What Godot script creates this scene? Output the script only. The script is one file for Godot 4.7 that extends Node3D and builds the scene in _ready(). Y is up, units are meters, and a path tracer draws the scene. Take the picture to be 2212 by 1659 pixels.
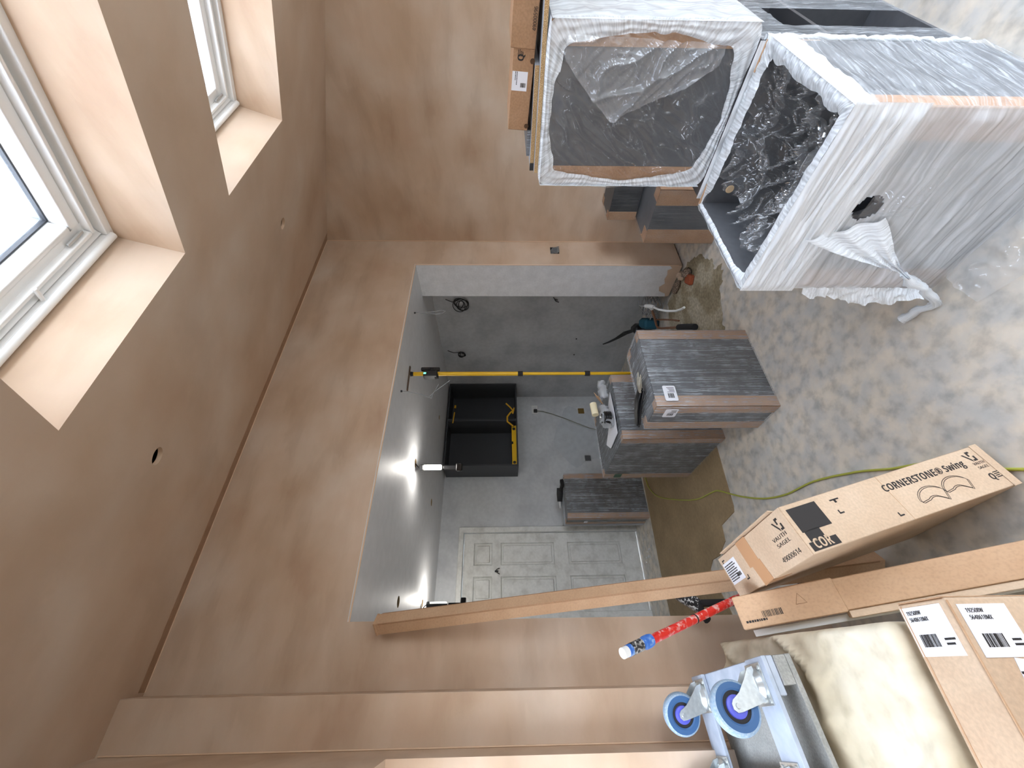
extends Node3D
# A plastered lean-to kitchen extension during fitting. Photograph taken with the phone turned: the camera is rolled a quarter turn.

const WB := -2.256        # plane of the plastered wall with the wide opening
const ROOM_BACK := -4.92  # rear wall of the room beyond
const SLOPE := 0.3298286  # pitch of the sloping ceiling

var org := {}
var taken := {}
var M := {}
var rng := RandomNumberGenerator.new()
var wob := FastNoiseLite.new()
var broad := FastNoiseLite.new()


class MB:
	var v := PackedVector3Array()
	var n := PackedVector3Array()
	var t := PackedVector2Array()

	func tri(a: Vector3, b: Vector3, c: Vector3, na: Vector3, nb: Vector3, nc: Vector3, ua := Vector2.ZERO, ub := Vector2.ZERO, uc := Vector2.ZERO) -> void:
		if (b - a).cross(c - a).dot(na + nb + nc) > 0.0:
			v.append_array([a, c, b]); n.append_array([na, nc, nb]); t.append_array([ua, uc, ub])
		else:
			v.append_array([a, b, c]); n.append_array([na, nb, nc]); t.append_array([ua, ub, uc])

	func quad(a: Vector3, b: Vector3, c: Vector3, d: Vector3, nn: Vector3, ua := Vector2(0, 0), ub := Vector2(1, 0), uc := Vector2(1, 1), ud := Vector2(0, 1)) -> void:
		tri(a, b, c, nn, nn, nn, ua, ub, uc)
		tri(a, c, d, nn, nn, nn, ua, uc, ud)

	func box(c: Vector3, s: Vector3, bev := 0.003, bas := Basis.IDENTITY) -> void:
		var h := s / 2.0
		var b := minf(bev, minf(h.x, minf(h.y, h.z)) * 0.9)
		var pt := func(i: int, si: float, j: int, vj: float, k: int, vk: float) -> Vector3:
			var p := Vector3.ZERO
			p[i] = si * h[i]; p[j] = vj * (h[j] - b); p[k] = vk * (h[k] - b)
			return p
		for i in 3:
			var j := (i + 1) % 3
			var k := (i + 2) % 3
			for si in [-1.0, 1.0]:
				var nl := Vector3.ZERO
				nl[i] = si
				var q := []
				var uq := []
				for w in [[-1.0, -1.0], [1.0, -1.0], [1.0, 1.0], [-1.0, 1.0]]:
					var p: Vector3 = pt.call(i, si, j, w[0], k, w[1])
					q.append(c + bas * p)
					uq.append(Vector2(p[j], p[k]))
				quad(q[0], q[1], q[2], q[3], bas * nl, uq[0], uq[1], uq[2], uq[3])
			if b <= 0.0:
				continue
			for si in [-1.0, 1.0]:      # chamfer between faces i and j, along k
				for sj in [-1.0, 1.0]:
					var ni := Vector3.ZERO
					var nj := Vector3.ZERO
					ni[i] = si; nj[j] = sj
					ni = bas * ni; nj = bas * nj
					var a0: Vector3 = c + bas * pt.call(i, si, j, sj, k, -1.0)
					var a1: Vector3 = c + bas * pt.call(i, si, j, sj, k, 1.0)
					var b0: Vector3 = c + bas * pt.call(j, sj, i, si, k, -1.0)
					var b1: Vector3 = c + bas * pt.call(j, sj, i, si, k, 1.0)
					tri(a0, a1, b1, ni, ni, nj)
					tri(a0, b1, b0, ni, nj, nj)
		if b > 0.0:
			for sx in [-1.0, 1.0]:
				for sy in [-1.0, 1.0]:
					for sz in [-1.0, 1.0]:
						tri(c + bas * pt.call(0, sx, 1, sy, 2, sz), c + bas * pt.call(1, sy, 0, sx, 2, sz), c + bas * pt.call(2, sz, 0, sx, 1, sy), bas * Vector3(sx, 0, 0), bas * Vector3(0, sy, 0), bas * Vector3(0, 0, sz))

	func span(a: Vector3, b: Vector3, bev := 0.003) -> void:
		box((a + b) / 2.0, (b - a).abs(), bev)

	func tube(pts: Array, r, sides := 10, caps := true) -> void:
		var ring := []
		var rn := []
		var count := pts.size()
		var up := Vector3.UP
		var along := 0.0
		var lens := []
		for i in count:
			var d: Vector3 = (pts[mini(i + 1, count - 1)] - pts[maxi(i - 1, 0)]).normalized()
			if i > 0:
				along += pts[i].distance_to(pts[i - 1])
			lens.append(along)
			if i == 0:
				up = d.cross(Vector3.RIGHT if absf(d.x) < 0.8 else Vector3.UP).normalized()
			up = (up - d * up.dot(d)).normalized()
			var side := d.cross(up)
			var rad: float = r[i] if r is Array else r
			var row := []
			var nrow := []
			for s in sides + 1:
				var ang := TAU * s / sides
				var o := up * cos(ang) + side * sin(ang)
				row.append(pts[i] + o * rad)
				nrow.append(o)
			ring.append(row)
			rn.append(nrow)
		for i in count - 1:
			for s in sides:
				var u0 := float(s) / sides
				var u1 := float(s + 1) / sides
				tri(ring[i][s], ring[i][s + 1], ring[i + 1][s + 1], rn[i][s], rn[i][s + 1], rn[i + 1][s + 1], Vector2(u0, lens[i]), Vector2(u1, lens[i]), Vector2(u1, lens[i + 1]))
				tri(ring[i][s], ring[i + 1][s + 1], ring[i + 1][s], rn[i][s], rn[i + 1][s + 1], rn[i + 1][s], Vector2(u0, lens[i]), Vector2(u1, lens[i + 1]), Vector2(u0, lens[i + 1]))
		if caps:
			for e in [0, count - 1]:
				var d: Vector3 = (pts[1] - pts[0]).normalized() * -1.0 if e == 0 else (pts[count - 1] - pts[count - 2]).normalized()
				for s in sides:
					tri(pts[e], ring[e][s], ring[e][s + 1], d, d, d)

	# profile of [radius, height] pairs turned about the y axis of a frame
	func lathe(at: Vector3, bas: Basis, prof: Array, seg := 24) -> void:
		for i in prof.size() - 1:
			var p: Array = prof[i]
			var q: Array = prof[i + 1]
			var sl := Vector2(q[0] - p[0], q[1] - p[1])
			if sl.length() < 1e-7:
				continue
			var nr := Vector2(sl.y, -sl.x).normalized()
			for s in seg:
				var a0 := TAU * s / seg
				var a1 := TAU * (s + 1) / seg
				var d0 := Vector3(cos(a0), 0, sin(a0))
				var d1 := Vector3(cos(a1), 0, sin(a1))
				var n0 := bas * (d0 * nr.x + Vector3(0, nr.y, 0))
				var n1 := bas * (d1 * nr.x + Vector3(0, nr.y, 0))
				var pa: Vector3 = at + bas * (d0 * p[0] + Vector3(0, p[1], 0))
				var pb: Vector3 = at + bas * (d1 * p[0] + Vector3(0, p[1], 0))
				var pc: Vector3 = at + bas * (d1 * q[0] + Vector3(0, q[1], 0))
				var pd: Vector3 = at + bas * (d0 * q[0] + Vector3(0, q[1], 0))
				if p[0] > 1e-6:
					tri(pa, pb, pc, n0, n1, n1)
				if q[0] > 1e-6:
					tri(pa, pc, pd, n0, n1, n0)

	# smooth grid; f(u, w) gives a point for u, w in 0..1
	func sheet(nu: int, nw: int, f: Callable, us := 1.0, ws := 1.0) -> void:
		var p := []
		for i in nu + 1:
			var row := []
			for j in nw + 1:
				row.append(f.call(float(i) / nu, float(j) / nw))
			p.append(row)
		var nn := []
		for i in nu + 1:
			var row := []
			for j in nw + 1:
				var du: Vector3 = p[mini(i + 1, nu)][j] - p[maxi(i - 1, 0)][j]
				var dw: Vector3 = p[i][mini(j + 1, nw)] - p[i][maxi(j - 1, 0)]
				var c := du.cross(dw) if du.is_finite() and dw.is_finite() else Vector3.UP * 0.0
				row.append(c.normalized() if c.length() > 1e-12 else Vector3.UP)
			nn.append(row)
		for i in nu:
			for j in nw:
				if not (p[i][j].is_finite() and p[i + 1][j].is_finite() and p[i][j + 1].is_finite() and p[i + 1][j + 1].is_finite()):
					continue      # a gap in the sheet
				var a := Vector2(us * i / nu, ws * j / nw)
				var b := Vector2(us * (i + 1) / nu, ws * (j + 1) / nw)
				tri(p[i][j], p[i + 1][j], p[i + 1][j + 1], nn[i][j], nn[i + 1][j], nn[i + 1][j + 1], a, Vector2(b.x, a.y), b)
				tri(p[i][j], p[i + 1][j + 1], p[i][j + 1], nn[i][j], nn[i + 1][j + 1], nn[i][j + 1], a, b, Vector2(a.x, b.y))

	# polygon (in ex, ey) pushed out along ez from d0 to d1
	func prism(poly: Array, at: Vector3, ex: Vector3, ey: Vector3, ez: Vector3, d0: float, d1: float) -> void:
		var flat := PackedVector2Array(poly)
		var idx := Geometry2D.triangulate_polygon(flat)
		for side in [d0, d1]:
			var nn := ez * (1.0 if side == maxf(d0, d1) else -1.0)
			for i in range(0, idx.size(), 3):
				var q := []
				for k in 3:
					var w: Vector2 = flat[idx[i + k]]
					q.append(at + ex * w.x + ey * w.y + ez * side)
				tri(q[0], q[1], q[2], nn, nn, nn, flat[idx[i]], flat[idx[i + 1]], flat[idx[i + 2]])
		var turn := 0.0
		for i in flat.size():
			turn += flat[i].cross(flat[(i + 1) % flat.size()])
		for i in flat.size():
			var a := flat[i]
			var b := flat[(i + 1) % flat.size()]
			var o := (b - a).orthogonal() * (1.0 if turn < 0.0 else -1.0)
			o = -o if turn != 0.0 and _inside(flat, (a + b) / 2.0 + o.normalized() * 1e-4) else o
			var nn := (ex * o.x + ey * o.y).normalized()
			var l := a.distance_to(b)
			quad(at + ex * a.x + ey * a.y + ez * d0, at + ex * b.x + ey * b.y + ez * d0, at + ex * b.x + ey * b.y + ez * d1, at + ex * a.x + ey * a.y + ez * d1, nn, Vector2(0, d0), Vector2(l, d0), Vector2(l, d1), Vector2(0, d1))

	func _inside(poly: PackedVector2Array, p: Vector2) -> bool:
		return Geometry2D.is_point_in_polygon(p, poly)

	func mesh(off: Vector3, mat: Material) -> ArrayMesh:
		var vv := PackedVector3Array()
		vv.resize(v.size())
		for i in v.size():
			vv[i] = v[i] - off
		var a := []
		a.resize(Mesh.ARRAY_MAX)
		a[Mesh.ARRAY_VERTEX] = vv
		a[Mesh.ARRAY_NORMAL] = n
		a[Mesh.ARRAY_TEX_UV] = t
		var m := ArrayMesh.new()
		m.add_surface_from_arrays(Mesh.PRIMITIVE_TRIANGLES, a)
		m.surface_set_material(0, mat)
		return m


func numbered(called: String) -> String:
	taken[called] = taken.get(called, -1) + 1
	return called if taken[called] == 0 else "%s_%03d" % [called, taken[called]]


func tag(o: Node, label: String, category: String, group := "") -> void:
	o.set_meta("label", label)
	o.set_meta("category", category)
	if group:
		o.set_meta("group", group)


# a thing with parts. Its parts are modelled in room coordinates, or in its own axes when own is true
func thing(called: String, label: String, category: String, at: Vector3, group := "", own := false, bas := Basis.IDENTITY) -> Node3D:
	var o := Node3D.new()
	o.name = numbered(called)
	add_child(o)
	o.transform = Transform3D(bas, at)
	org[o] = Vector3.ZERO if own else at
	tag(o, label, category, group)
	return o


func part(parent: Node3D, called: String, mb: MB, mat: Material, label := "") -> MeshInstance3D:
	var o := MeshInstance3D.new()
	o.name = called
	o.mesh = mb.mesh(org[parent], mat)
	parent.add_child(o, true)
	org[o] = org[parent]
	if label:
		o.set_meta("label", label)
	return o


func solo(called: String, mb: MB, mat: Material, at: Vector3, label: String, category: String, group := "") -> MeshInstance3D:
	var o := MeshInstance3D.new()
	o.name = numbered(called)
	o.mesh = mb.mesh(at, mat)
	add_child(o)
	o.position = at
	org[o] = at
	tag(o, label, category, group)
	return o


func struct(called: String, mb: MB, mat: Material) -> MeshInstance3D:
	var o := MeshInstance3D.new()
	o.name = called
	o.mesh = mb.mesh(Vector3.ZERO, mat)
	add_child(o)
	org[o] = Vector3.ZERO
	o.set_meta("kind", "structure")
	return o


func lettering(parent: Node3D, text: String, at: Vector3, right: Vector3, up: Vector3, tall: float, mat: Material, font := "Droid Sans", weight := 400, squeeze := 1.0) -> void:
	var tm := TextMesh.new()
	var f := SystemFont.new()
	f.font_names = PackedStringArray([font])
	f.font_weight = weight
	tm.font = f
	tm.text = text
	tm.font_size = 48
	tm.pixel_size = tall / (0.714 * 48.0)
	tm.depth = 0.0008
	tm.curve_step = 1.5
	tm.material = mat
	var o := MeshInstance3D.new()
	o.name = "lettering"
	o.mesh = tm
	parent.add_child(o, true)
	var r := right.normalized()
	var nrm := r.cross(up).normalized()
	var u := nrm.cross(r)
	o.transform = Transform3D(Basis(r * squeeze, u, nrm), at - org[parent])


func plain(r: int, g: int, b: int, rough := 0.7, metal := 0.0) -> StandardMaterial3D:
	var m := StandardMaterial3D.new()
	m.albedo_color = Color8(r, g, b)
	m.roughness = rough
	m.metallic = metal
	return m


func ramp(stops: Array) -> Gradient:
	var g := Gradient.new()
	var o := PackedFloat32Array()
	var c := PackedColorArray()
	for s in stops:
		o.append(s[0])
		c.append(Color8(s[1], s[2], s[3]))
	g.offsets = o
	g.colors = c
	return g


func clouds(stops: Array, freq: float, octaves := 4, sd := 1, size := 512, kind := FastNoiseLite.TYPE_SIMPLEX_SMOOTH, warp := 0.0) -> NoiseTexture2D:
	var n := FastNoiseLite.new()
	n.seed = sd
	n.noise_type = kind
	n.frequency = freq
	n.fractal_octaves = octaves
	if warp > 0.0:
		n.domain_warp_enabled = true
		n.domain_warp_amplitude = warp
		n.domain_warp_frequency = freq * 1.5
	var t := NoiseTexture2D.new()
	t.width = size
	t.height = size
	t.seamless = true
	t.noise = n
	t.color_ramp = ramp(stops)
	return t


func triplanar(m: StandardMaterial3D, t: Texture2D, per_metre: float, world := true) -> StandardMaterial3D:
	m.albedo_texture = t
	m.uv1_triplanar = true
	m.uv1_world_triplanar = world
	m.uv1_scale = Vector3.ONE * per_metre
	return m


func overlay(m: StandardMaterial3D, t: Texture2D, per_metre: float, world := true) -> StandardMaterial3D:
	m.detail_enabled = true
	m.detail_albedo = t
	m.detail_blend_mode = BaseMaterial3D.BLEND_MODE_MUL
	m.detail_uv_layer = BaseMaterial3D.DETAIL_UV_2
	m.uv2_triplanar = true
	m.uv2_world_triplanar = world
	m.uv2_scale = Vector3.ONE * per_metre
	return m


# polythene film: white with streaks of opacity along the second texture axis
func film(sd: int, low: float, high: float, rough: float, power := 1.0, across := 0.35, along := 0.012) -> StandardMaterial3D:
	var im := Image.create(384, 384, false, Image.FORMAT_RGBA8)
	var a := FastNoiseLite.new()
	a.seed = sd
	a.frequency = 1.0
	a.fractal_octaves = 3
	var b := FastNoiseLite.new()
	b.seed = sd + 7
	b.frequency = 0.012
	for y in 384:
		for x in 384:
			var s := 0.5 + 0.75 * a.get_noise_2d(x * across + 0.9 * b.get_noise_2d(x, y), y * along)
			s = clampf(s + 0.25 * b.get_noise_2d(x * 1.7, y * 1.7), 0.0, 1.0)
			im.set_pixel(x, y, Color(0.94, 0.965, 0.99, lerpf(low, high, pow(s, power))))
	var m := StandardMaterial3D.new()
	m.albedo_texture = ImageTexture.create_from_image(im)
	m.transparency = BaseMaterial3D.TRANSPARENCY_ALPHA
	m.roughness = rough
	m.metallic_specular = 0.6
	return m


func clear_film(alpha: float, rough := 0.1) -> StandardMaterial3D:
	var m := StandardMaterial3D.new()
	m.albedo_color = Color(0.93, 0.95, 0.97, alpha)
	m.transparency = BaseMaterial3D.TRANSPARENCY_ALPHA
	m.roughness = rough
	m.metallic_specular = 0.65
	return m


func nz(p: Vector3, f: float) -> float:
	return wob.get_noise_3d(p.x * f, p.y * f, p.z * f)


func crease(p: Vector3, f: float) -> float:   # sharp ridges, like crumpled film
	return 1.0 - absf(wob.get_noise_3d(p.x * f, p.y * f, p.z * f)) * 2.6


func fold(p: Vector3, f: float) -> float:     # long smooth folds with sharp crests
	return 1.0 - absf(broad.get_noise_3d(p.x * f, p.y * f, p.z * f)) * 2.2


func materials() -> void:
	M.plaster = overlay(triplanar(plain(255, 255, 255, 0.72), clouds([[0.0, 199, 169, 144], [0.35, 208, 183, 159], [0.55, 212, 189, 167], [0.75, 216, 196, 176], [1.0, 221, 204, 187]], 0.006, 4, 11, 512, FastNoiseLite.TYPE_SIMPLEX_SMOOTH, 30.0), 0.42), clouds([[0.0, 226, 220, 214], [0.5, 246, 244, 241], [1.0, 255, 255, 255]], 0.008, 4, 5, 512, FastNoiseLite.TYPE_SIMPLEX_SMOOTH, 40.0), 0.9)
	M.plaster.uv2_scale = Vector3(0.28, 0.9, 0.28)
	M.plaster_new = overlay(triplanar(plain(255, 255, 255, 0.75), clouds([[0.0, 166, 130, 102], [1.0, 184, 150, 122]], 0.01, 4, 12), 0.7), clouds([[0.0, 225, 220, 215], [1.0, 255, 255, 255]], 0.03, 4, 6), 1.1)
	M.plaster_edge = plain(226, 196, 166, 0.8)
	M.white_paint = overlay(triplanar(plain(232, 233, 236, 0.6), clouds([[0.0, 238, 238, 238], [1.0, 255, 255, 255]], 0.02, 4, 21), 0.8), clouds([[0.0, 244, 244, 244], [1.0, 255, 255, 255]], 0.06, 3, 22), 1.3)
	M.ceiling_paint = triplanar(plain(226, 227, 229, 0.5), clouds([[0.0, 244, 244, 244], [1.0, 255, 255, 255]], 0.02, 4, 24), 0.8)
	M.grey_wall = overlay(triplanar(plain(196, 199, 202, 0.55), clouds([[0.0, 215, 216, 218], [0.45, 240, 240, 240], [1.0, 255, 255, 255]], 0.007, 3, 23), 0.5), clouds([[0.0, 236, 236, 238], [1.0, 255, 255, 255]], 0.03, 4, 25), 1.0)
	M.rear_wall = overlay(triplanar(plain(214, 217, 219, 0.55), clouds([[0.0, 230, 230, 232], [0.5, 248, 248, 248], [1.0, 255, 255, 255]], 0.007, 3, 26), 0.5), clouds([[0.0, 240, 240, 241], [1.0, 255, 255, 255]], 0.03, 4, 27), 1.0)
	M.patch_paint = triplanar(plain(198, 203, 206, 0.5), clouds([[0.0, 236, 236, 238], [1.0, 255, 255, 255]], 0.02, 4, 28), 0.8)
	M.concrete = overlay(triplanar(plain(255, 255, 255, 0.62), clouds([[0.0, 190, 191, 188], [0.32, 203, 200, 194], [0.5, 211, 205, 195], [0.72, 219, 210, 196], [1.0, 226, 215, 200]], 0.012, 5, 31, 1024, FastNoiseLite.TYPE_SIMPLEX_SMOOTH, 20.0), 0.55), clouds([[0.0, 206, 206, 206], [0.38, 236, 236, 235], [0.55, 248, 247, 246], [1.0, 255, 255, 255]], 0.02, 5, 32), 1.1)
	M.khaki = overlay(triplanar(plain(172, 148, 112, 0.7), clouds([[0.0, 220, 218, 214], [1.0, 255, 255, 255]], 0.008, 4, 33), 0.6), clouds([[0.0, 228, 228, 228], [1.0, 255, 255, 255]], 0.05, 4, 34), 1.0)
	M.card = overlay(triplanar(plain(255, 255, 255, 0.85), clouds([[0.0, 188, 150, 116], [0.5, 197, 161, 127], [1.0, 204, 170, 137]], 0.01, 4, 41), 0.9, false), clouds([[0.0, 226, 226, 226], [0.5, 250, 250, 250], [1.0, 255, 255, 255]], 0.09, 3, 42), 2.0, false)
	M.card_brown = overlay(triplanar(plain(255, 255, 255, 0.85), clouds([[0.0, 170, 130, 96], [0.5, 180, 141, 107], [1.0, 188, 150, 117]], 0.012, 4, 43), 0.9, false), clouds([[0.0, 224, 224, 224], [1.0, 255, 255, 255]], 0.09, 3, 44), 2.0, false)
	M.card_pale = overlay(triplanar(plain(255, 255, 255, 0.85), clouds([[0.0, 202, 174, 146], [0.5, 211, 185, 157], [1.0, 218, 194, 168]], 0.01, 4, 45), 0.9, false), clouds([[0.0, 230, 230, 230], [1.0, 255, 255, 255]], 0.09, 3, 46), 2.0, false)
	M.tape = plain(190, 146, 108, 0.3)
	M.graphite = triplanar(plain(255, 255, 255, 0.55), clouds([[0.0, 78, 80, 84], [1.0, 86, 88, 92]], 0.05, 3, 51), 1.0, false)
	M.graphite_dark = plain(58, 60, 64, 0.5)
	M.black = plain(28, 28, 30, 0.45)
	M.black_gloss = plain(22, 22, 24, 0.22)
	M.rubber = plain(36, 36, 38, 0.8)
	M.ink = plain(40, 37, 36, 0.7)
	M.paper = plain(232, 234, 240, 0.6)
	M.white_plastic = plain(232, 233, 232, 0.35)
	M.window_white = plain(238, 240, 240, 0.3)
	M.gasket = plain(60, 62, 68, 0.5)
	M.door_white = overlay(triplanar(plain(234, 235, 232, 0.45), clouds([[0.0, 220, 219, 216], [0.5, 248, 248, 247], [1.0, 255, 255, 255]], 0.012, 4, 61), 0.9), clouds([[0.0, 240, 240, 240], [1.0, 255, 255, 255]], 0.05, 3, 62), 1.0)
	M.yellow = plain(232, 186, 30, 0.35)
	M.yellow_dull = plain(212, 160, 30, 0.45)
	M.steel = plain(196, 200, 202, 0.28, 0.85)
	M.zinc = triplanar(plain(255, 255, 255, 0.3, 0.75), clouds([[0.0, 186, 192, 194], [1.0, 216, 222, 222]], 0.04, 3, 63), 3.0, false)
	M.copper = triplanar(plain(255, 255, 255, 0.45, 0.5), clouds([[0.0, 96, 70, 54], [0.5, 150, 104, 78], [1.0, 206, 186, 166]], 0.05, 4, 64), 6.0, false)
	M.tyre = triplanar(plain(255, 255, 255, 0.55), clouds([[0.0, 110, 144, 176], [0.5, 148, 170, 190], [1.0, 190, 198, 204]], 0.05, 4, 65), 5.0, false)
	M.tyre_side = plain(52, 92, 138, 0.5)
	M.hub_blue = plain(82, 88, 190, 0.4)
	M.dolly_board = triplanar(plain(255, 255, 255, 0.5), clouds([[0.0, 158, 170, 186], [1.0, 182, 192, 206]], 0.02, 4, 66), 1.5, false)
	M.dolly_frame = overlay(triplanar(plain(255, 255, 255, 0.7), clouds([[0.0, 150, 152, 148], [1.0, 172, 172, 168]], 0.015, 4, 67), 1.5, false), clouds([[0.0, 215, 215, 215], [1.0, 255, 255, 255]], 0.08, 3, 68), 3.0, false)
	M.chip = triplanar(plain(255, 255, 255, 0.9), clouds([[0.0, 118, 88, 56], [0.4, 178, 144, 100], [0.6, 206, 176, 130], [1.0, 226, 202, 164]], 0.16, 3, 69, 512, FastNoiseLite.TYPE_CELLULAR), 4.0, false)
	M.laminate = plain(168, 172, 178, 0.5)
	M.cream_foam = triplanar(plain(255, 255, 255, 0.9), clouds([[0.0, 226, 214, 176], [1.0, 242, 234, 204]], 0.12, 3, 71), 5.0, false)
	M.red_paint = triplanar(plain(255, 255, 255, 0.35), clouds([[0.0, 202, 36, 28], [0.66, 212, 44, 34], [0.70, 226, 190, 184], [1.0, 232, 222, 216]], 0.022, 5, 72), 3.0, false)
	M.blue_paint = triplanar(plain(255, 255, 255, 0.4), clouds([[0.0, 40, 96, 186], [0.6, 62, 118, 204], [0.7, 150, 180, 216], [1.0, 230, 234, 236]], 0.03, 5, 73), 3.0, false)
	M.scuffed_black = triplanar(plain(255, 255, 255, 0.5), clouds([[0.0, 28, 28, 30], [0.58, 44, 44, 46], [0.66, 210, 210, 206], [1.0, 230, 230, 226]], 0.03, 4, 74), 4.0, false)
	M.cord_green = plain(170, 172, 70, 0.5)
	M.cord_grey = plain(120, 122, 108, 0.6)
	M.wire_grey = plain(150, 152, 154, 0.5)
	M.cloth = overlay(triplanar(plain(255, 255, 255, 0.95), clouds([[0.0, 186, 170, 138], [0.3, 214, 203, 178], [0.6, 226, 218, 198], [1.0, 234, 228, 212]], 0.006, 4, 75), 0.7), clouds([[0.0, 222, 220, 214], [0.5, 248, 247, 245], [1.0, 255, 255, 255]], 0.02, 4, 76), 1.5)
	M.brick = triplanar(plain(255, 255, 255, 0.9), clouds([[0.0, 128, 60, 34], [1.0, 168, 88, 56]], 0.05, 3, 77), 6.0, false)
	M.rubble = triplanar(plain(255, 255, 255, 0.95), clouds([[0.0, 34, 32, 32], [0.45, 60, 54, 50], [0.6, 190, 166, 146], [1.0, 214, 190, 168]], 0.03, 4, 78), 8.0, false)
	M.mortar = overlay(triplanar(plain(255, 255, 255, 0.9), clouds([[0.0, 150, 137, 110], [0.45, 176, 163, 136], [0.62, 196, 184, 160], [1.0, 208, 198, 178]], 0.008, 5, 79), 1.2), clouds([[0.0, 190, 190, 188], [1.0, 255, 255, 255]], 0.03, 4, 80), 2.0)
	M.mortar.uv1_scale = Vector3(0.8, 1.0, 1.0)
	M.brass = plain(140, 112, 62, 0.4, 0.6)
	M.glass = clear_film(0.06, 0.02)
	M.film_soft = film(3, 0.08, 0.40, 0.28, 1.6, 0.4, 0.005)
	M.film_faint = film(4, 0.02, 0.16, 0.25, 1.6, 0.5, 0.006)
	M.film_mid = film(6, 0.46, 0.70, 0.24, 1.4, 0.14, 0.002)
	M.film_streak = film(5, 0.09, 0.5, 0.28, 2.0, 0.5, 0.003)
	M.film_white = film(9, 0.50, 0.96, 0.32, 1.0, 0.3, 0.008)
	M.film_milky = film(13, 0.72, 0.97, 0.36, 1.0, 0.3, 0.004)
	M.film_thin = clear_film(0.17, 0.15)
	M.film_clear = clear_film(0.045, 0.07)
	M.film_hazy = clear_film(0.32, 0.2)


func _ready() -> void:
	rng.seed = 7
	wob.seed = 4
	wob.frequency = 1.0
	wob.fractal_octaves = 2
	broad.seed = 9
	broad.frequency = 1.0
	broad.fractal_type = FastNoiseLite.FRACTAL_NONE
	view_and_light()
	materials()
	shell()
	skylights()
	back_room()
	big_units()
	middle_units()
	left_side()
	wall_things()
	small_things()


func view_and_light() -> void:
	var cam := Camera3D.new()
	cam.name = "camera"
	var fwd := Vector3(0.57804, -0.025123, -0.815619)
	var right := Vector3(0.815830, -0.003939, 0.578311)
	var up := right.cross(fwd).normalized()
	fwd = fwd.normalized()
	right = fwd.cross(up).normalized()
	cam.transform = Transform3D(Basis(-up, right, -fwd), Vector3(0, 1.6, 0))
	cam.fov = rad_to_deg(2.0 * atan(829.5 / 874.05))
	cam.near = 0.02
	add_child(cam)
	cam.current = true
	var sky_mat := ProceduralSkyMaterial.new()
	sky_mat.sky_top_color = Color(0.86, 0.91, 0.98)
	sky_mat.sky_horizon_color = Color(0.93, 0.95, 0.98)
	sky_mat.ground_bottom_color = Color(0.5, 0.5, 0.48)
	sky_mat.ground_horizon_color = Color(0.7, 0.72, 0.72)
	sky_mat.sun_angle_max = 1.0
	var sky := Sky.new()
	sky.sky_material = sky_mat
	var env := Environment.new()
	env.background_mode = Environment.BG_SKY
	env.sky = sky
	env.background_energy_multiplier = 12.2
	env.tonemap_mode = Environment.TONE_MAPPER_LINEAR
	env.tonemap_exposure = 1.0
	env.sdfgi_enabled = true
	env.ssao_enabled = true
	env.ssil_enabled = true
	var we := WorldEnvironment.new()
	we.name = "environment"
	we.environment = env
	add_child(we)


func roof_y(z: float) -> float:
	return 3.17 - tan(SLOPE) * (z - WB)


func roof_basis() -> Basis:
	var es := Vector3(0, sin(SLOPE), -cos(SLOPE))
	return Basis(Vector3.RIGHT, es, Vector3.RIGHT.cross(es))


func at_roof(x: float, s: float, n: float) -> Vector3:
	return Vector3(0, 3.17, WB) + roof_basis() * Vector3(x, s, n)


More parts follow.
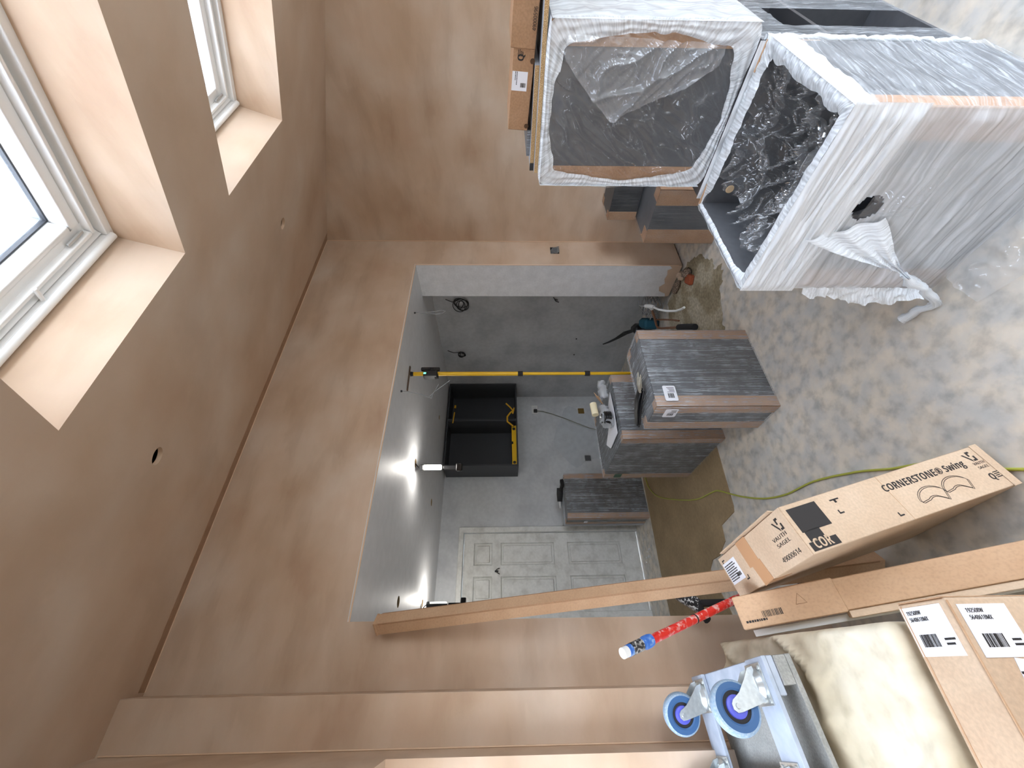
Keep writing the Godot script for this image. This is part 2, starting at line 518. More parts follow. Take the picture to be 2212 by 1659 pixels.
func shell() -> void:
	var b := MB.new()
	b.span(Vector3(-0.7, -0.2, -5.1), Vector3(3.5, 0.0, 1.4), 0.0)
	struct("floor", b, M.concrete)
	b = MB.new()
	b.span(Vector3(-30, -0.5, -30), Vector3(30, -0.25, 30), 0.0)
	struct("ground_outside", b, plain(150, 148, 140, 0.9))

	b = MB.new()
	b.span(Vector3(-1.62, -0.25, -6), Vector3(-1.5, 2.05, 6), 0.0)
	struct("added_wall_outside_left", b, plain(222, 220, 214, 0.9))  # added wall outside, out of view, cuts daylight through the left opening

	# right-hand wall: sloping top, follows the ceiling
	b = MB.new()
	var zf := 1.2
	b.prism([Vector2(WB - 0.35, 0), Vector2(WB - 0.35, 3.3), Vector2(WB, 3.3), Vector2(zf + 0.2, roof_y(zf + 0.2) + 0.1), Vector2(zf + 0.2, 0)], Vector3(3.19, 0, 0), Vector3(0, 0, 1), Vector3.UP, Vector3.RIGHT, 0.0, 0.25)
	struct("wall_right", b, M.plaster)

	# wall with the wide opening into the room beyond
	b = MB.new()
	var zb := WB - 0.355
	b.span(Vector3(2.867, 0.02, zb), Vector3(3.19, 2.345, WB - 0.045), 0.0)
	for q in [[2.867, 3.19, 0.02, 1.084], [2.867, 3.19, 1.162, 2.345], [2.867, 3.0155, 1.084, 1.162], [3.1105, 3.19, 1.084, 1.162]]:   # round the socket recess
		b.span(Vector3(q[0], q[2], WB - 0.045), Vector3(q[1], q[3], WB), 0.0)
	var wb := struct("wall_back_pier", b, M.plaster)
	b = MB.new()
	b.span(Vector3(-0.7, 0, zb), Vector3(0.205, 2.345, WB), 0.0)
	struct("wall_back", b, M.plaster)
	b = MB.new()
	b.span(Vector3(-0.7, 2.345, zb), Vector3(3.19, 3.4, WB), 0.0)
	struct("wall_back_header", b, M.plaster)
	b = MB.new()   # painted reveal: ragged where the paint stops short of the floor
	var rag := [Vector2(zb, 2.345), Vector2(WB, 2.345), Vector2(WB, 0.13), Vector2(WB - 0.03, 0.10), Vector2(WB - 0.05, 0.135), Vector2(WB - 0.1, 0.12), Vector2(WB - 0.15, 0.13), Vector2(WB - 0.2, 0.11), Vector2(WB - 0.24, 0.15), Vector2(WB - 0.29, 0.135), Vector2(WB - 0.32, 0.07), Vector2(zb, 0.06)]
	b.prism(rag, Vector3(2.857, 0, 0), Vector3(0, 0, 1), Vector3.UP, Vector3.RIGHT, 0.0, 0.01)
	part(wb, "reveal_paint", b, M.white_paint)
	b = MB.new()
	b.prism([Vector2(zb, 0.03), Vector2(zb, 0.2), Vector2(WB, 0.2), Vector2(WB, 0.02)], Vector3(2.8585, 0, 0), Vector3(0, 0, 1), Vector3.UP, Vector3.RIGHT, 0.0, 0.0085)
	part(wb, "reveal_plaster", b, M.plaster)
	b = MB.new()   # plaster edge bead round the opening
	b.span(Vector3(2.855, 0.05, WB - 0.002), Vector3(2.862, 2.34, WB + 0.003), 0.001)
	b.span(Vector3(0.203, 2.333, WB - 0.002), Vector3(2.86, 2.340, WB + 0.003), 0.001)
	part(wb, "edge_bead", b, M.plaster_edge)

	# boxed-out corner at the left end
	b = MB.new()
	b.span(Vector3(-0.7, 0, WB), Vector3(-0.063, 3.3, -2.02), 0.004)
	struct("wall_corner", b, M.plaster)

	# left wall with a tall door opening that lets the daylight in
	b = MB.new()
	var head := 1.992
	for q in [["wall_left", -2.02, -1.83, 0.0], ["wall_left_header", -1.83, -0.78, head], ["unseen_wall_left_end", -0.78, 1.4, 0.0]]:  # unseen near end, placed to narrow the daylight opening
		b = MB.new()
		b.prism([Vector2(q[1], q[3]), Vector2(q[2], q[3]), Vector2(q[2], roof_y(q[2]) + 0.1), Vector2(q[1], roof_y(q[1]) + 0.1)], Vector3(-0.233, 0, 0), Vector3(0, 0, 1), Vector3.UP, Vector3.LEFT, 0.0, 0.32)
		struct(q[0], b, M.plaster)

	# unseen front wall behind the camera, wide doors placed to light the room
	b = MB.new()
	b.prism([Vector2(-0.7, 0), Vector2(0.3, 0), Vector2(0.3, 1.86), Vector2(2.8, 1.86), Vector2(2.8, 0), Vector2(3.5, 0), Vector2(3.5, 2.1), Vector2(-0.7, 2.1)], Vector3(0, 0, 1.2), Vector3.RIGHT, Vector3.UP, Vector3(0, 0, 1), 0.0, 0.2)
	struct("wall_front", b, M.plaster)
	b = MB.new()
	for x in [0.3, 1.105, 1.91, 2.715]:
		b.span(Vector3(x, 0.0, 1.26), Vector3(x + 0.085, 1.86, 1.33), 0.004)
	for y in [0.0, 1.79]:
		b.span(Vector3(0.3, y, 1.262), Vector3(2.8, y + 0.07, 1.328), 0.004)
	struct("unseen_door_2", b, M.window_white)

	# ceiling with two skylight shafts and two holes cut for downlights
	var slab := CSGBox3D.new()
	slab.name = "ceiling"
	slab.size = Vector3(4.2, 4.1, 0.2)
	slab.transform = Transform3D(roof_basis(), at_roof(1.4, -1.9, 0.1))
	slab.material = M.plaster
	slab.set_meta("kind", "structure")
	add_child(slab)
	for w in [[0.511, 1.218, -1.417], [1.61, 2.312, -1.404]]:
		var cut := CSGBox3D.new()
		cut.name = "shaft_cut"
		cut.operation = CSGShape3D.OPERATION_SUBTRACTION
		cut.size = Vector3(w[1] - w[0], 1.18, 0.4)
		cut.position = Vector3((w[0] + w[1]) / 2 - 1.4, w[2] - 0.59 + 1.9, 0)
		cut.material = M.plaster
		slab.add_child(cut, true)
	for h in [[2.169, -0.884], [0.672, -0.902]]:
		var cut := CSGCylinder3D.new()
		cut.name = "downlight_cut"
		cut.operation = CSGShape3D.OPERATION_SUBTRACTION
		cut.radius = 0.034
		cut.height = 0.25
		cut.sides = 24
		cut.rotation = Vector3(PI / 2, 0, 0)
		cut.position = Vector3(h[0] - 1.4, h[1] + 1.9, -0.02)
		cut.material = M.plaster_edge
		slab.add_child(cut, true)
		var space := CSGBox3D.new()      # the void between the rafters behind the plasterboard
		space.name = "rafter_space"
		space.operation = CSGShape3D.OPERATION_SUBTRACTION
		space.size = Vector3(0.3, 0.3, 0.175)
		space.position = Vector3(h[0] - 1.4, h[1] + 1.9, 0.0025)
		space.material = M.khaki
		slab.add_child(space, true)
	b = MB.new()   # unseen caps over the downlight holes, so that no sky shows
	for h in [[2.169, -0.884], [0.672, -0.902]]:
		b.box(at_roof(h[0], h[1], 0.24), Vector3(0.2, 0.2, 0.08), 0.0, roof_basis())
	struct("unseen_cap_1", b, M.khaki)
	b = MB.new()   # strip of fresh plaster along the joint
	b.box(at_roof(1.57, -0.04, -0.0005), Vector3(3.24, 0.08, 0.003), 0.001, roof_basis())
	struct("trim_2", b, M.plaster_new)
	b = MB.new()   # pale beads in the wall and ceiling joints
	b.span(Vector3(3.183, 0.02, WB), Vector3(3.19, 3.17, WB + 0.007), 0.003)
	b.box(Vector3(1.57, 3.167, WB + 0.003), Vector3(3.24, 0.008, 0.006), 0.002)
	b.span(Vector3(-0.233, 0.0, -2.02), Vector3(-0.227, 3.08, -2.014), 0.003)
	struct("trim_3", b, M.plaster_edge)


func skylights() -> void:
	var rb := roof_basis()
	var k := 0
	for w in [[0.511, 1.218, -1.417], [1.61, 2.312, -1.404]]:
		k += 1
		var x0: float = w[0]
		var x1: float = w[1]
		var s1: float = w[2]
		var s0: float = s1 - 1.18
		var ring := func(b: MB, a: float, c: float, n0: float, n1: float, bev: float) -> void:
			var cx := (x0 + x1) / 2
			var cs := (s0 + s1) / 2
			var nn := (n0 + n1) / 2
			var t := n1 - n0
			var wx := x1 - x0
			var ws := s1 - s0
			for e in [-1.0, 1.0]:
				b.box(at_roof(cx + e * (wx / 2 - (a + c) / 2), cs, nn), Vector3(c - a, ws - 2 * a, t), bev, rb)
				b.box(at_roof(cx, cs + e * (ws / 2 - (a + c) / 2), nn), Vector3(wx - 2 * c, c - a, t), bev, rb)
		var b := MB.new()
		ring.call(b, -0.06, 0.028, 0.2, 0.33, 0.004)
		ring.call(b, 0.0, 0.045, 0.232, 0.30, 0.006)
		var win := struct("window_%d" % k, b, M.window_white)
		b = MB.new()
		ring.call(b, 0.046, 0.060, 0.215, 0.30, 0.004)
		ring.call(b, 0.058, 0.100, 0.238, 0.30, 0.006)
		part(win, "sash", b, M.window_white)
		b = MB.new()
		ring.call(b, 0.099, 0.105, 0.286, 0.296, 0.001)
		part(win, "gasket", b, M.gasket)
		b = MB.new()
		b.box(at_roof((x0 + x1) / 2, (s0 + s1) / 2, 0.30), Vector3(x1 - x0 - 0.18, s1 - s0 - 0.18, 0.006), 0.0, rb)
		part(win, "pane", b, M.glass)
		b = MB.new()
		ring.call(b, 0.0, 0.10, 0.304, 0.33, 0.001)
		part(win, "flashing", b, plain(150, 154, 160, 0.4, 0.2))
		# opening bar of the ventilation flap along the upper edge
		b = MB.new()
		var pts := []
		for i in 9:
			pts.append(at_roof(lerpf(x0 + 0.012, x1 - 0.012, i / 8.0), s1 - 0.018, 0.196))
		b.tube(pts, 0.0115, 12)
		part(win, "opening_bar", b, M.window_white)
		b = MB.new()
		b.sheet(8, 6, func(u, q):
			var a: float = lerpf(-0.2, 1.35, q)
			return at_roof(lerpf(x0 + 0.03, x1 - 0.03, u), s1 - 0.075 + 0.045 * sin(a), 0.238 - 0.03 * (1.0 - cos(a))))
		part(win, "ventilation_flap", b, M.window_white)
		b = MB.new()
		for xx in [x0 + 0.03, x0 + 0.37]:
			b.box(at_roof(xx, s1 - 0.045, 0.208), Vector3(0.012, 0.055, 0.012), 0.004, rb)
		part(win, "bar_bracket", b, M.window_white)
		b = MB.new()
		b.box(at_roof(x1 - 0.115, s1 - 0.068, 0.228), Vector3(0.075, 0.01, 0.008), 0.002, rb)
		part(win, "hinge", b, M.steel)


func back_room() -> void:
	var zb := WB - 0.355
	# flat ceiling; it runs on as the soffit of the opening
	var slab := CSGCombiner3D.new()
	slab.name = "ceiling_back_room"
	slab.set_meta("kind", "structure")
	add_child(slab)
	for r in [[Vector3(0.2, 2.335, WB - 0.4), Vector3(2.87, 2.346, WB - 0.001)], [Vector3(-0.7, 2.335, ROOM_BACK - 0.15), Vector3(3.5, 2.5, zb)]]:
		var c := CSGBox3D.new()
		c.name = "slab"
		c.size = r[1] - r[0]
		c.position = (r[0] + r[1]) / 2
		c.material = M.ceiling_paint
		slab.add_child(c, true)
	for h in [[0.41, -3.227, 0.038], [1.44, -4.149, 0.038], [2.44, -4.119, 0.03], [1.452, -3.205, 0.04], [0.52, -4.2, 0.038]]:
		var c := CSGCylinder3D.new()
		c.name = "downlight_cut"
		c.operation = CSGShape3D.OPERATION_SUBTRACTION
		c.radius = h[2]
		c.height = 0.2
		c.sides = 24
		c.position = Vector3(h[0], 2.36, h[1])
		c.material = M.khaki
		slab.add_child(c, true)
		var space := CSGBox3D.new()
		space.name = "joist_space"
		space.operation = CSGShape3D.OPERATION_SUBTRACTION
		space.size = Vector3(0.3, 0.13, 0.3)
		space.position = Vector3(h[0], 2.348 + 0.065, h[1])
		space.material = M.khaki
		slab.add_child(space, true)
	var b := MB.new()
	b.span(Vector3(3.256, 0, ROOM_BACK), Vector3(3.5, 2.4, zb), 0.0)
	struct("wall_back_room_right", b, M.grey_wall)
	b = MB.new()
	b.span(Vector3(-0.7, 0, ROOM_BACK), Vector3(-0.5, 2.4, zb), 0.0)
	struct("wall_back_room_left", b, M.rear_wall)
	b = MB.new()
	b.prism([Vector2(-0.7, 0), Vector2(0.504, 0), Vector2(0.504, 2.052), Vector2(1.336, 2.052), Vector2(1.336, 0), Vector2(3.5, 0), Vector2(3.5, 2.4), Vector2(-0.7, 2.4)], Vector3(0, 0, ROOM_BACK), Vector3.RIGHT, Vector3.UP, Vector3(0, 0, -1), 0.0, 0.15)
	var rear := struct("wall_back_room_rear", b, M.rear_wall)
	# newly filled, darker patches of paint round the socket boxes
	b = MB.new()
	var e := []
	for i in 28:
		var a := TAU * i / 28.0
		e.append(Vector2(2.62 + 0.44 * cos(a) * (1 + 0.12 * sin(a * 5)), 0.56 + 0.32 * sin(a) * (1 + 0.15 * cos(a * 3))))
	b.prism(e, Vector3(0, 0, ROOM_BACK), Vector3.RIGHT, Vector3.UP, Vector3(0, 0, 1), 0.0, 0.0012)
	part(rear, "paint_patch", b, M.patch_paint)

	# panelled door
	var dz := ROOM_BACK - 0.05
	b = MB.new()
	var ys := [[0.0, 0.22], [0.84, 1.0], [1.62, 1.72], [1.93, 2.048]]
	for s in [[0.506, 0.62], [0.862, 0.982], [1.224, 1.334]]:
		b.span(Vector3(s[0], 0.008, dz - 0.02), Vector3(s[1], 2.048, dz + 0.018), 0.002)
	for y in ys:
		for s in [[0.616, 0.866], [0.978, 1.228]]:
			b.span(Vector3(s[0], maxf(y[0], 0.009), dz - 0.019), Vector3(s[1], minf(y[1], 2.047), dz + 0.0174), 0.001)
	b.span(Vector3(0.506, 0.008, dz - 0.02), Vector3(1.334, 2.048, dz + 0.004), 0.001)
	var door := struct("door_1", b, M.door_white)
	for c in [[0.62, 0.862], [0.982, 1.224]]:
		for r in [[0.22, 0.84], [1.0, 1.62], [1.72, 1.93]]:
			b = MB.new()
			b.span(Vector3(c[0] + 0.028, r[0] + 0.028, dz), Vector3(c[1] - 0.028, r[1] - 0.028, dz + 0.015), 0.009)
			part(door, "panel", b, M.door_white)
			b = MB.new()
			for q in [[c[0], r[0], c[1], r[0] + 0.012], [c[0], r[1] - 0.012, c[1], r[1]], [c[0], r[0], c[0] + 0.012, r[1]], [c[1] - 0.012, r[0], c[1], r[1]]]:
				b.span(Vector3(q[0], q[1], dz), Vector3(q[2], q[3], dz + 0.012), 0.005)
			part(door, "moulding", b, M.door_white)
	for y in [0.22, 1.02, 1.83]:
		b = MB.new()
		b.tube([Vector3(1.338, y - 0.05, dz + 0.024), Vector3(1.338, y + 0.05, dz + 0.024)], 0.006, 8)
		part(door, "hinge", b, M.steel)
	b = MB.new()   # bent coat hook
	var hook := []
	for i in 13:
		var a := -1.9 + 3.8 * i / 12.0
		hook.append(Vector3(0.918 + 0.03 * sin(a), 1.655, dz + 0.03 + 0.02 * cos(a)) + Vector3(0, 0.02 * cos(a * 2), 0))
	b.tube(hook, 0.0045, 6)
	b.box(Vector3(0.918, 1.668, dz + 0.023), Vector3(0.02, 0.04, 0.008), 0.002)
	part(door, "coat_hook", b, M.black)
	b = MB.new()
	for x in [[0.442, 0.504], [1.336, 1.398]]:
		b.span(Vector3(x[0], 0, ROOM_BACK), Vector3(x[1], 2.11, ROOM_BACK + 0.018), 0.006)
	b.span(Vector3(0.442, 2.052, ROOM_BACK), Vector3(1.398, 2.112, ROOM_BACK + 0.0175), 0.006)
	b.span(Vector3(1.338, 0.0, ROOM_BACK - 0.1), Vector3(1.346, 2.06, ROOM_BACK + 0.004), 0.002)
	part(door, "architrave", b, M.door_white)

	# loose floor covering in the room beyond, with a torn front edge
	b = MB.new()
	b.prism([Vector2(2.3, -2.62), Vector2(1.333, -2.70), Vector2(1.073, -2.726), Vector2(0.9, -2.74), Vector2(0.866, -2.76), Vector2(0.836, -2.971), Vector2(0.73, -2.99), Vector2(0.7, -3.06), Vector2(0.663, -3.126), Vector2(0.66, -3.25), Vector2(0.61, -3.33), Vector2(0.5, -3.3), Vector2(0.3, -3.2), Vector2(-0.45, -3.1), Vector2(-0.45, -4.36), Vector2(0.784, -4.40), Vector2(1.168, -4.37), Vector2(2.4, -4.3)], Vector3.ZERO, Vector3.RIGHT, Vector3(0, 0, 1), Vector3.UP, 0.0, 0.006)
	solo("floor_sheet", b, M.khaki, Vector3.ZERO, "torn khaki brown floor sheet laid in the room beyond the opening", "floor covering")


# one face of wrapping film: origin o, edges a and b, pushed out along n
func skin(b: MB, o: Vector3, ea: Vector3, eb: Vector3, n: Vector3, lift: float, rough: float, f := 9.0, res := 26, turn := 0.0, pull := Vector3.ONE, gap := Vector3.ZERO) -> void:
	var c := cos(turn)
	var s := sin(turn)
	var la := ea.length()
	var lb := eb.length()
	var from := b.t.size()
	b.sheet(res, res, func(u, w):
		var p: Vector3 = o + ea * u + eb * w
		if gap != Vector3.ZERO and (p - gap).slide(n).length() < 0.036:
			return Vector3.INF
		var edge: float = smoothstep(0.0, 0.06, minf(minf(u, 1.0 - u), minf(w, 1.0 - w)))
		return p + n * (lift + rough * edge * (0.5 + nz(p * pull, f))), la, lb)
	for i in range(from, b.t.size()):
		var q := b.t[i]
		b.t[i] = Vector2(q.x * c - q.y * s, q.x * s + q.y * c)


func wrapped_unit(label: String, group: String, lo: Vector3, hi: Vector3, strip: float, mat: Material, body_mat: Material, strip_mat: Material) -> Node3D:
	var t := thing("kitchen_unit", label, "cabinet", Vector3((lo.x + hi.x) / 2, lo.y, (lo.z + hi.z) / 2), group)
	var b := MB.new()
	b.span(lo + Vector3(0.006, 0, 0.006), hi - Vector3(0.006, 0.008, 0.006), 0.003)
	part(t, "body", b, body_mat)
	for sx in [0, 1]:
		for sz in [0, 1]:
			b = MB.new()
			var x: float = hi.x if sx else lo.x
			var z: float = hi.z if sz else lo.z
			var ix := -1.0 if sx else 1.0
			var iz := -1.0 if sz else 1.0
			b.span(Vector3(x, lo.y, z), Vector3(x + ix * 0.004, hi.y - 0.004, z + iz * strip), 0.001)
			b.span(Vector3(x, lo.y, z), Vector3(x + ix * strip, hi.y - 0.004, z + iz * 0.004), 0.001)
			b.span(Vector3(x, hi.y - 0.008, z), Vector3(x + ix * strip * 0.8, hi.y - 0.004, z + iz * strip * 0.8), 0.001)
			part(t, "edge_protector", b, strip_mat, "brown cardboard edge strip")
	b = MB.new()
	var d := hi - lo
	skin(b, lo, Vector3(0, 0, d.z), Vector3(0, d.y, 0), Vector3.LEFT, 0.003, 0.006)
	skin(b, Vector3(hi.x, lo.y, lo.z), Vector3(0, 0, d.z), Vector3(0, d.y, 0), Vector3.RIGHT, 0.003, 0.006)
	skin(b, Vector3(lo.x, lo.y, hi.z), Vector3(d.x, 0, 0), Vector3(0, d.y, 0), Vector3(0, 0, 1), 0.003, 0.006)
	skin(b, lo, Vector3(d.x, 0, 0), Vector3(0, d.y, 0), Vector3(0, 0, -1), 0.003, 0.006)
	skin(b, Vector3(lo.x, hi.y, lo.z), Vector3(d.x, 0, 0), Vector3(0, 0, d.z), Vector3.UP, 0.001, 0.008)
	part(t, "stretch_film", b, mat, "clear stretch film")
	return t


# bunched film: a rope of loose folds along a path
func bunch(b: MB, pts: Array, wide: float, sd: float, sides := 14) -> void:
	var fine := []
	var rad := []
	for i in pts.size() - 1:
		var n := maxi(2, int(pts[i].distance_to(pts[i + 1]) / 0.012))
		for k in n:
			fine.append(pts[i].lerp(pts[i + 1], float(k) / n))
	fine.append(pts[-1])
	for i in fine.size():
		var p: Vector3 = fine[i]
		rad.append(wide * (0.75 + 0.5 * nz(p + Vector3.ONE * sd, 9.0)))
		fine[i] = p + Vector3(nz(p + Vector3(sd, 0, 0), 14.0), nz(p + Vector3(0, sd, 3), 14.0), nz(p + Vector3(9, 0, sd), 14.0)) * wide * 0.5
	var from := b.v.size()
	b.tube(fine, rad, sides, true)
	for i in range(from, b.v.size()):      # folds running along the rope
		b.v[i] += b.n[i] * wide * 0.35 * crease(b.v[i] + Vector3(sd, sd, 0), 26.0)


func big_units() -> void:
	var b: MB
	# ---- lower unit at the back, open front turned to the camera's right
	var t := thing("kitchen_unit", "graphite kitchen unit with black open compartments, lowest of the wrapped pair against the right wall", "cabinet", Vector3(2.0, 0, -0.7), "wrapped kitchen units")
	var x0 := 1.715
	var x1 := 2.29
	var z0 := -0.98
	var z1 := -0.425
	for q in [[Vector3(x0, 0, z0), Vector3(x0 + 0.018, 0.72, z1)], [Vector3(x1 - 0.018, 0, z0), Vector3(x1, 0.72, z1)]]:
		b = MB.new(); b.span(q[0], q[1], 0.001); part(t, "side_panel", b, M.graphite)
	b = MB.new(); b.span(Vector3(x0 + 0.018, 0, z0), Vector3(x1 - 0.018, 0.018, z1), 0.001); part(t, "base_panel", b, M.graphite)
	b = MB.new(); b.span(Vector3(x0 + 0.018, 0.702, z0), Vector3(x1 - 0.018, 0.72, z1), 0.001); part(t, "top_panel", b, M.graphite)
	b = MB.new(); b.span(Vector3(x0 + 0.018, 0.018, z0), Vector3(x1 - 0.018, 0.702, z0 + 0.012), 0.001); part(t, "back_panel", b, M.black)
	b = MB.new(); b.span(Vector3(x0 + 0.018, 0.44, z1 - 0.09), Vector3(x1 - 0.018, 0.458, z1 - 0.002), 0.001); part(t, "rail", b, M.graphite_dark)
	b = MB.new()
	skin(b, Vector3(x0, 0, z0), Vector3(0, 0, z1 - z0), Vector3(0, 0.72, 0), Vector3.LEFT, 0.002, 0.003)
	skin(b, Vector3(x0, 0, z1), Vector3(0.16, 0, 0), Vector3(0, 0.72, 0), Vector3(0, 0, 1), 0.002, 0.006, 14.0, 20)
	skin(b, Vector3(x1 - 0.19, 0, z1), Vector3(0.19, 0, 0), Vector3(0, 0.72, 0), Vector3(0, 0, 1), 0.002, 0.006, 14.0, 20)
	skin(b, Vector3(x0 + 0.16, 0.58, z1), Vector3(0.225, 0, 0), Vector3(0, 0.14, 0), Vector3(0, 0, 1), 0.002, 0.006, 14.0, 20)
	part(t, "stretch_film", b, M.film_soft, "clear stretch film")
	b = MB.new()
	bunch(b, [Vector3(x0 + 0.004, 0.01, z1 + 0.006), Vector3(x0 + 0.004, 0.4, z1 + 0.008), Vector3(x0 + 0.004, 0.71, z1 + 0.006)], 0.010, 2.0, 10)
	part(t, "film_edge", b, M.film_milky, "gathered edge of the film")
	b = MB.new()
	skin(b, Vector3(x0 - 0.004, 0.52, z0), Vector3(0, 0, z1 - z0), Vector3(0, 0.208, 0), Vector3.LEFT, 0.004, 0.010, 12.0, 40, PI / 2)
	part(t, "film_band", b, M.film_milky, "white band of gathered film")

	# ---- upper unit, standing on it, with its film cut open towards the camera
	t = thing("kitchen_unit", "white film-wrapped kitchen unit standing on top of another, with its clear plastic front", "cabinet", Vector3(2.0, 0.72, -0.66), "wrapped kitchen units")
	var lo := Vector3(1.735, 0.737, -0.925)
	var hi := Vector3(2.29, 1.432, -0.385)
	b = MB.new(); b.span(lo, hi, 0.004); part(t, "body", b, M.graphite)
	for z in [lo.z, hi.z - 0.07]:
		b = MB.new()
		b.span(Vector3(lo.x - 0.004, lo.y, z), Vector3(lo.x, hi.y, z + 0.07), 0.001)
		part(t, "edge_protector", b, M.card_brown, "brown cardboard edge strip")
	var d := hi - lo
	b = MB.new()
	skin(b, Vector3(lo.x - 0.02, hi.y, lo.z - 0.006), Vector3(d.x + 0.03, 0, 0), Vector3(0, 0, d.z + 0.012), Vector3.UP, 0.002, 0.004, 7.0, 30, PI / 2)
	skin(b, Vector3(lo.x - 0.02, lo.y, lo.z), Vector3(d.x + 0.03, 0, 0), Vector3(0, d.y, 0), Vector3(0, 0, -1), 0.006, 0.012, 9.0, 30)
	skin(b, Vector3(hi.x, lo.y, lo.z), Vector3(0, 0, d.z), Vector3(0, d.y, 0), Vector3.RIGHT, 0.006, 0.01)
	part(t, "wrapping_film", b, M.film_milky, "milky polythene wrapping")
	b = MB.new()
	skin(b, Vector3(lo.x - 0.02, lo.y, hi.z), Vector3(d.x + 0.03, 0, 0), Vector3(0, d.y, 0), Vector3(0, 0, 1), 0.006, 0.012, 9.0, 30)
	part(t, "side_film", b, M.film_mid, "streaky polythene wrapping")
	# folded-over rim of the film round the front
	b = MB.new()
	var yc := (lo.y + hi.y) / 2
	var zc := (lo.z + hi.z) / 2
	b.sheet(220, 14, func(u, w):
		var a: float = u * TAU
		var ca := cos(a)
		var sa := sin(a)
		var grow := 1.0 / pow(pow(absf(ca), 16.0) + pow(absf(sa), 16.0), 1.0 / 16.0)
		var outer := Vector2(ca * grow * (d.z / 2 + 0.012), sa * grow * (d.y / 2 + 0.012))
		var inr: float = 0.020 + 0.008 * nz(Vector3(ca * 2.0, sa * 2.0, 0), 2.0) + 0.03 * pow(absf(ca * sa) * 2.0, 3.0)
		var inner := Vector2(ca * grow * (d.z / 2 - inr), sa * grow * (d.y / 2 - inr))
		if ca > 0.5:
			inner.x -= 0.008
		var flat := outer.lerp(inner, w)
		var p := Vector3(0, yc + flat.y, zc + flat.x)
		var fold: float = sin(w * 15.0 + 4.0 * nz(p, 4.0)) * 0.0022
		p.x = lo.x - 0.013 - 0.004 * sin(w * PI) + fold + 0.004 * nz(p, 9.0) + 0.003 * crease(p, 21.0)
		return p, 2.6, 0.12)
	part(t, "film_rim", b, M.film_white, "white folded rim of the film")
	b = MB.new()   # clear film stretched over the front
	b.sheet(130, 130, func(u, w):
		var p := Vector3(lo.x, lerpf(lo.y + 0.01, hi.y - 0.01, w), lerpf(lo.z + 0.01, hi.z - 0.01, u))
		var q := Vector3(0.3, (p.y + p.z * 0.75) * 0.9, (p.z - p.y * 0.8) * 2.4)
		var e: float = smoothstep(0.0, 0.12, minf(minf(u, 1.0 - u), minf(w, 1.0 - w)))
		p.x -= 0.010 + e * (0.034 * pow(maxf(0.0, fold(q, 3.6)), 4.0) + 0.018 * pow(maxf(0.0, fold(q * 1.1 + Vector3(4, 4, 4), 7.0)), 5.0) + 0.008 * nz(q, 1.5))
		return p)
	part(t, "front_film", b, M.film_clear, "clear polythene front")
	b = MB.new()   # second, torn layer hanging in a point from the right
	b.sheet(80, 60, func(u, w):
		var zz := lerpf(hi.z - 0.03, hi.z - 0.05, u)
		var y: float = lerpf(hi.y - 0.05, lo.y + 0.1, u)
		var reach: float = 0.06 + 0.19 * pow(clampf(1.0 - absf(u - 0.36) / (0.36 if u < 0.36 else 0.64), 0.0, 1.0), 0.85)
		var p := Vector3(lo.x, y, zz - w * reach)
		p.x -= 0.026 + 0.030 * pow(maxf(0.0, fold(p + Vector3(1, p.z, 2), 6.0)), 3.0) + 0.010 * pow(maxf(0.0, fold(p + Vector3(0, 0, p.y), 15.0)), 3.0)
		return p)
	part(t, "torn_film", b, M.film_thin, "torn hazy sheet of polythene")
	b = MB.new()   # loose tail below the front
	b.sheet(20, 10, func(u, w):
		var p := Vector3(lo.x + 0.05 * w, lerpf(1.3, 0.95, u), lo.z - 0.012 - 0.042 * sin(u * PI) * w)
		p.x += 0.006 * crease(p, 16.0)
		return p)
	part(t, "film_tail", b, M.film_thin, "loose tail of polythene")

	# ---- open-topped unit in front
	t = thing("kitchen_unit", "open-topped kitchen unit in torn white film, frontmost of the wrapped stack", "cabinet", Vector3(1.4, 0, -0.7), "wrapped kitchen units")
	x0 = 1.14
	x1 = 1.668
	z0 = -0.985
	z1 = -0.412
	var top := 0.715
	b = MB.new()
	b.span(Vector3(x0, 0, z0), Vector3(x0 + 0.016, 0.212, z1), 0.001)
	for e in [-1.0, 1.0]:      # upper board, in two halves round a rough hole
		var half := [Vector2(z1 if e > 0.0 else z0, 0.219), Vector2(-0.672, 0.219)]
		for i in 9:
			var a := -PI / 2 + PI * i / 8.0
			half.append(Vector2(-0.672 + e * 0.032 * cos(a) * (1.0 + 0.12 * sin(3 * a)), 0.49 + 0.034 * sin(a)))
		half.append(Vector2(-0.672, top))
		half.append(Vector2(z1 if e > 0.0 else z0, top))
		b.prism(half, Vector3(x0, 0, 0), Vector3(0, 0, 1), Vector3.UP, Vector3.RIGHT, 0.0, 0.016)
	part(t, "front_panel", b, M.graphite)
	b = MB.new(); b.span(Vector3(x1 - 0.018, 0, z0), Vector3(x1, top, z1), 0.001); part(t, "back_panel", b, M.graphite)
	for z in [z0, z1 - 0.018]:
		b = MB.new(); b.span(Vector3(x0 + 0.016, 0, z), Vector3(x1 - 0.018, top, z + 0.018), 0.001); part(t, "side_panel", b, M.graphite)
	b = MB.new(); b.span(Vector3(x0 + 0.016, 0.02, z0 + 0.018), Vector3(x1 - 0.018, 0.038, z1 - 0.018), 0.001); part(t, "base_panel", b, M.graphite_dark)
	b = MB.new(); b.lathe(Vector3(x1 - 0.0182, 0.63, -0.905), Basis(Vector3(0, 0, 1), PI / 2), [[0.0001, 0.002], [0.016, 0.002], [0.017, 0.0]], 20)
	part(t, "fixing_cap", b, plain(222, 190, 146, 0.6), "pale wooden cap")
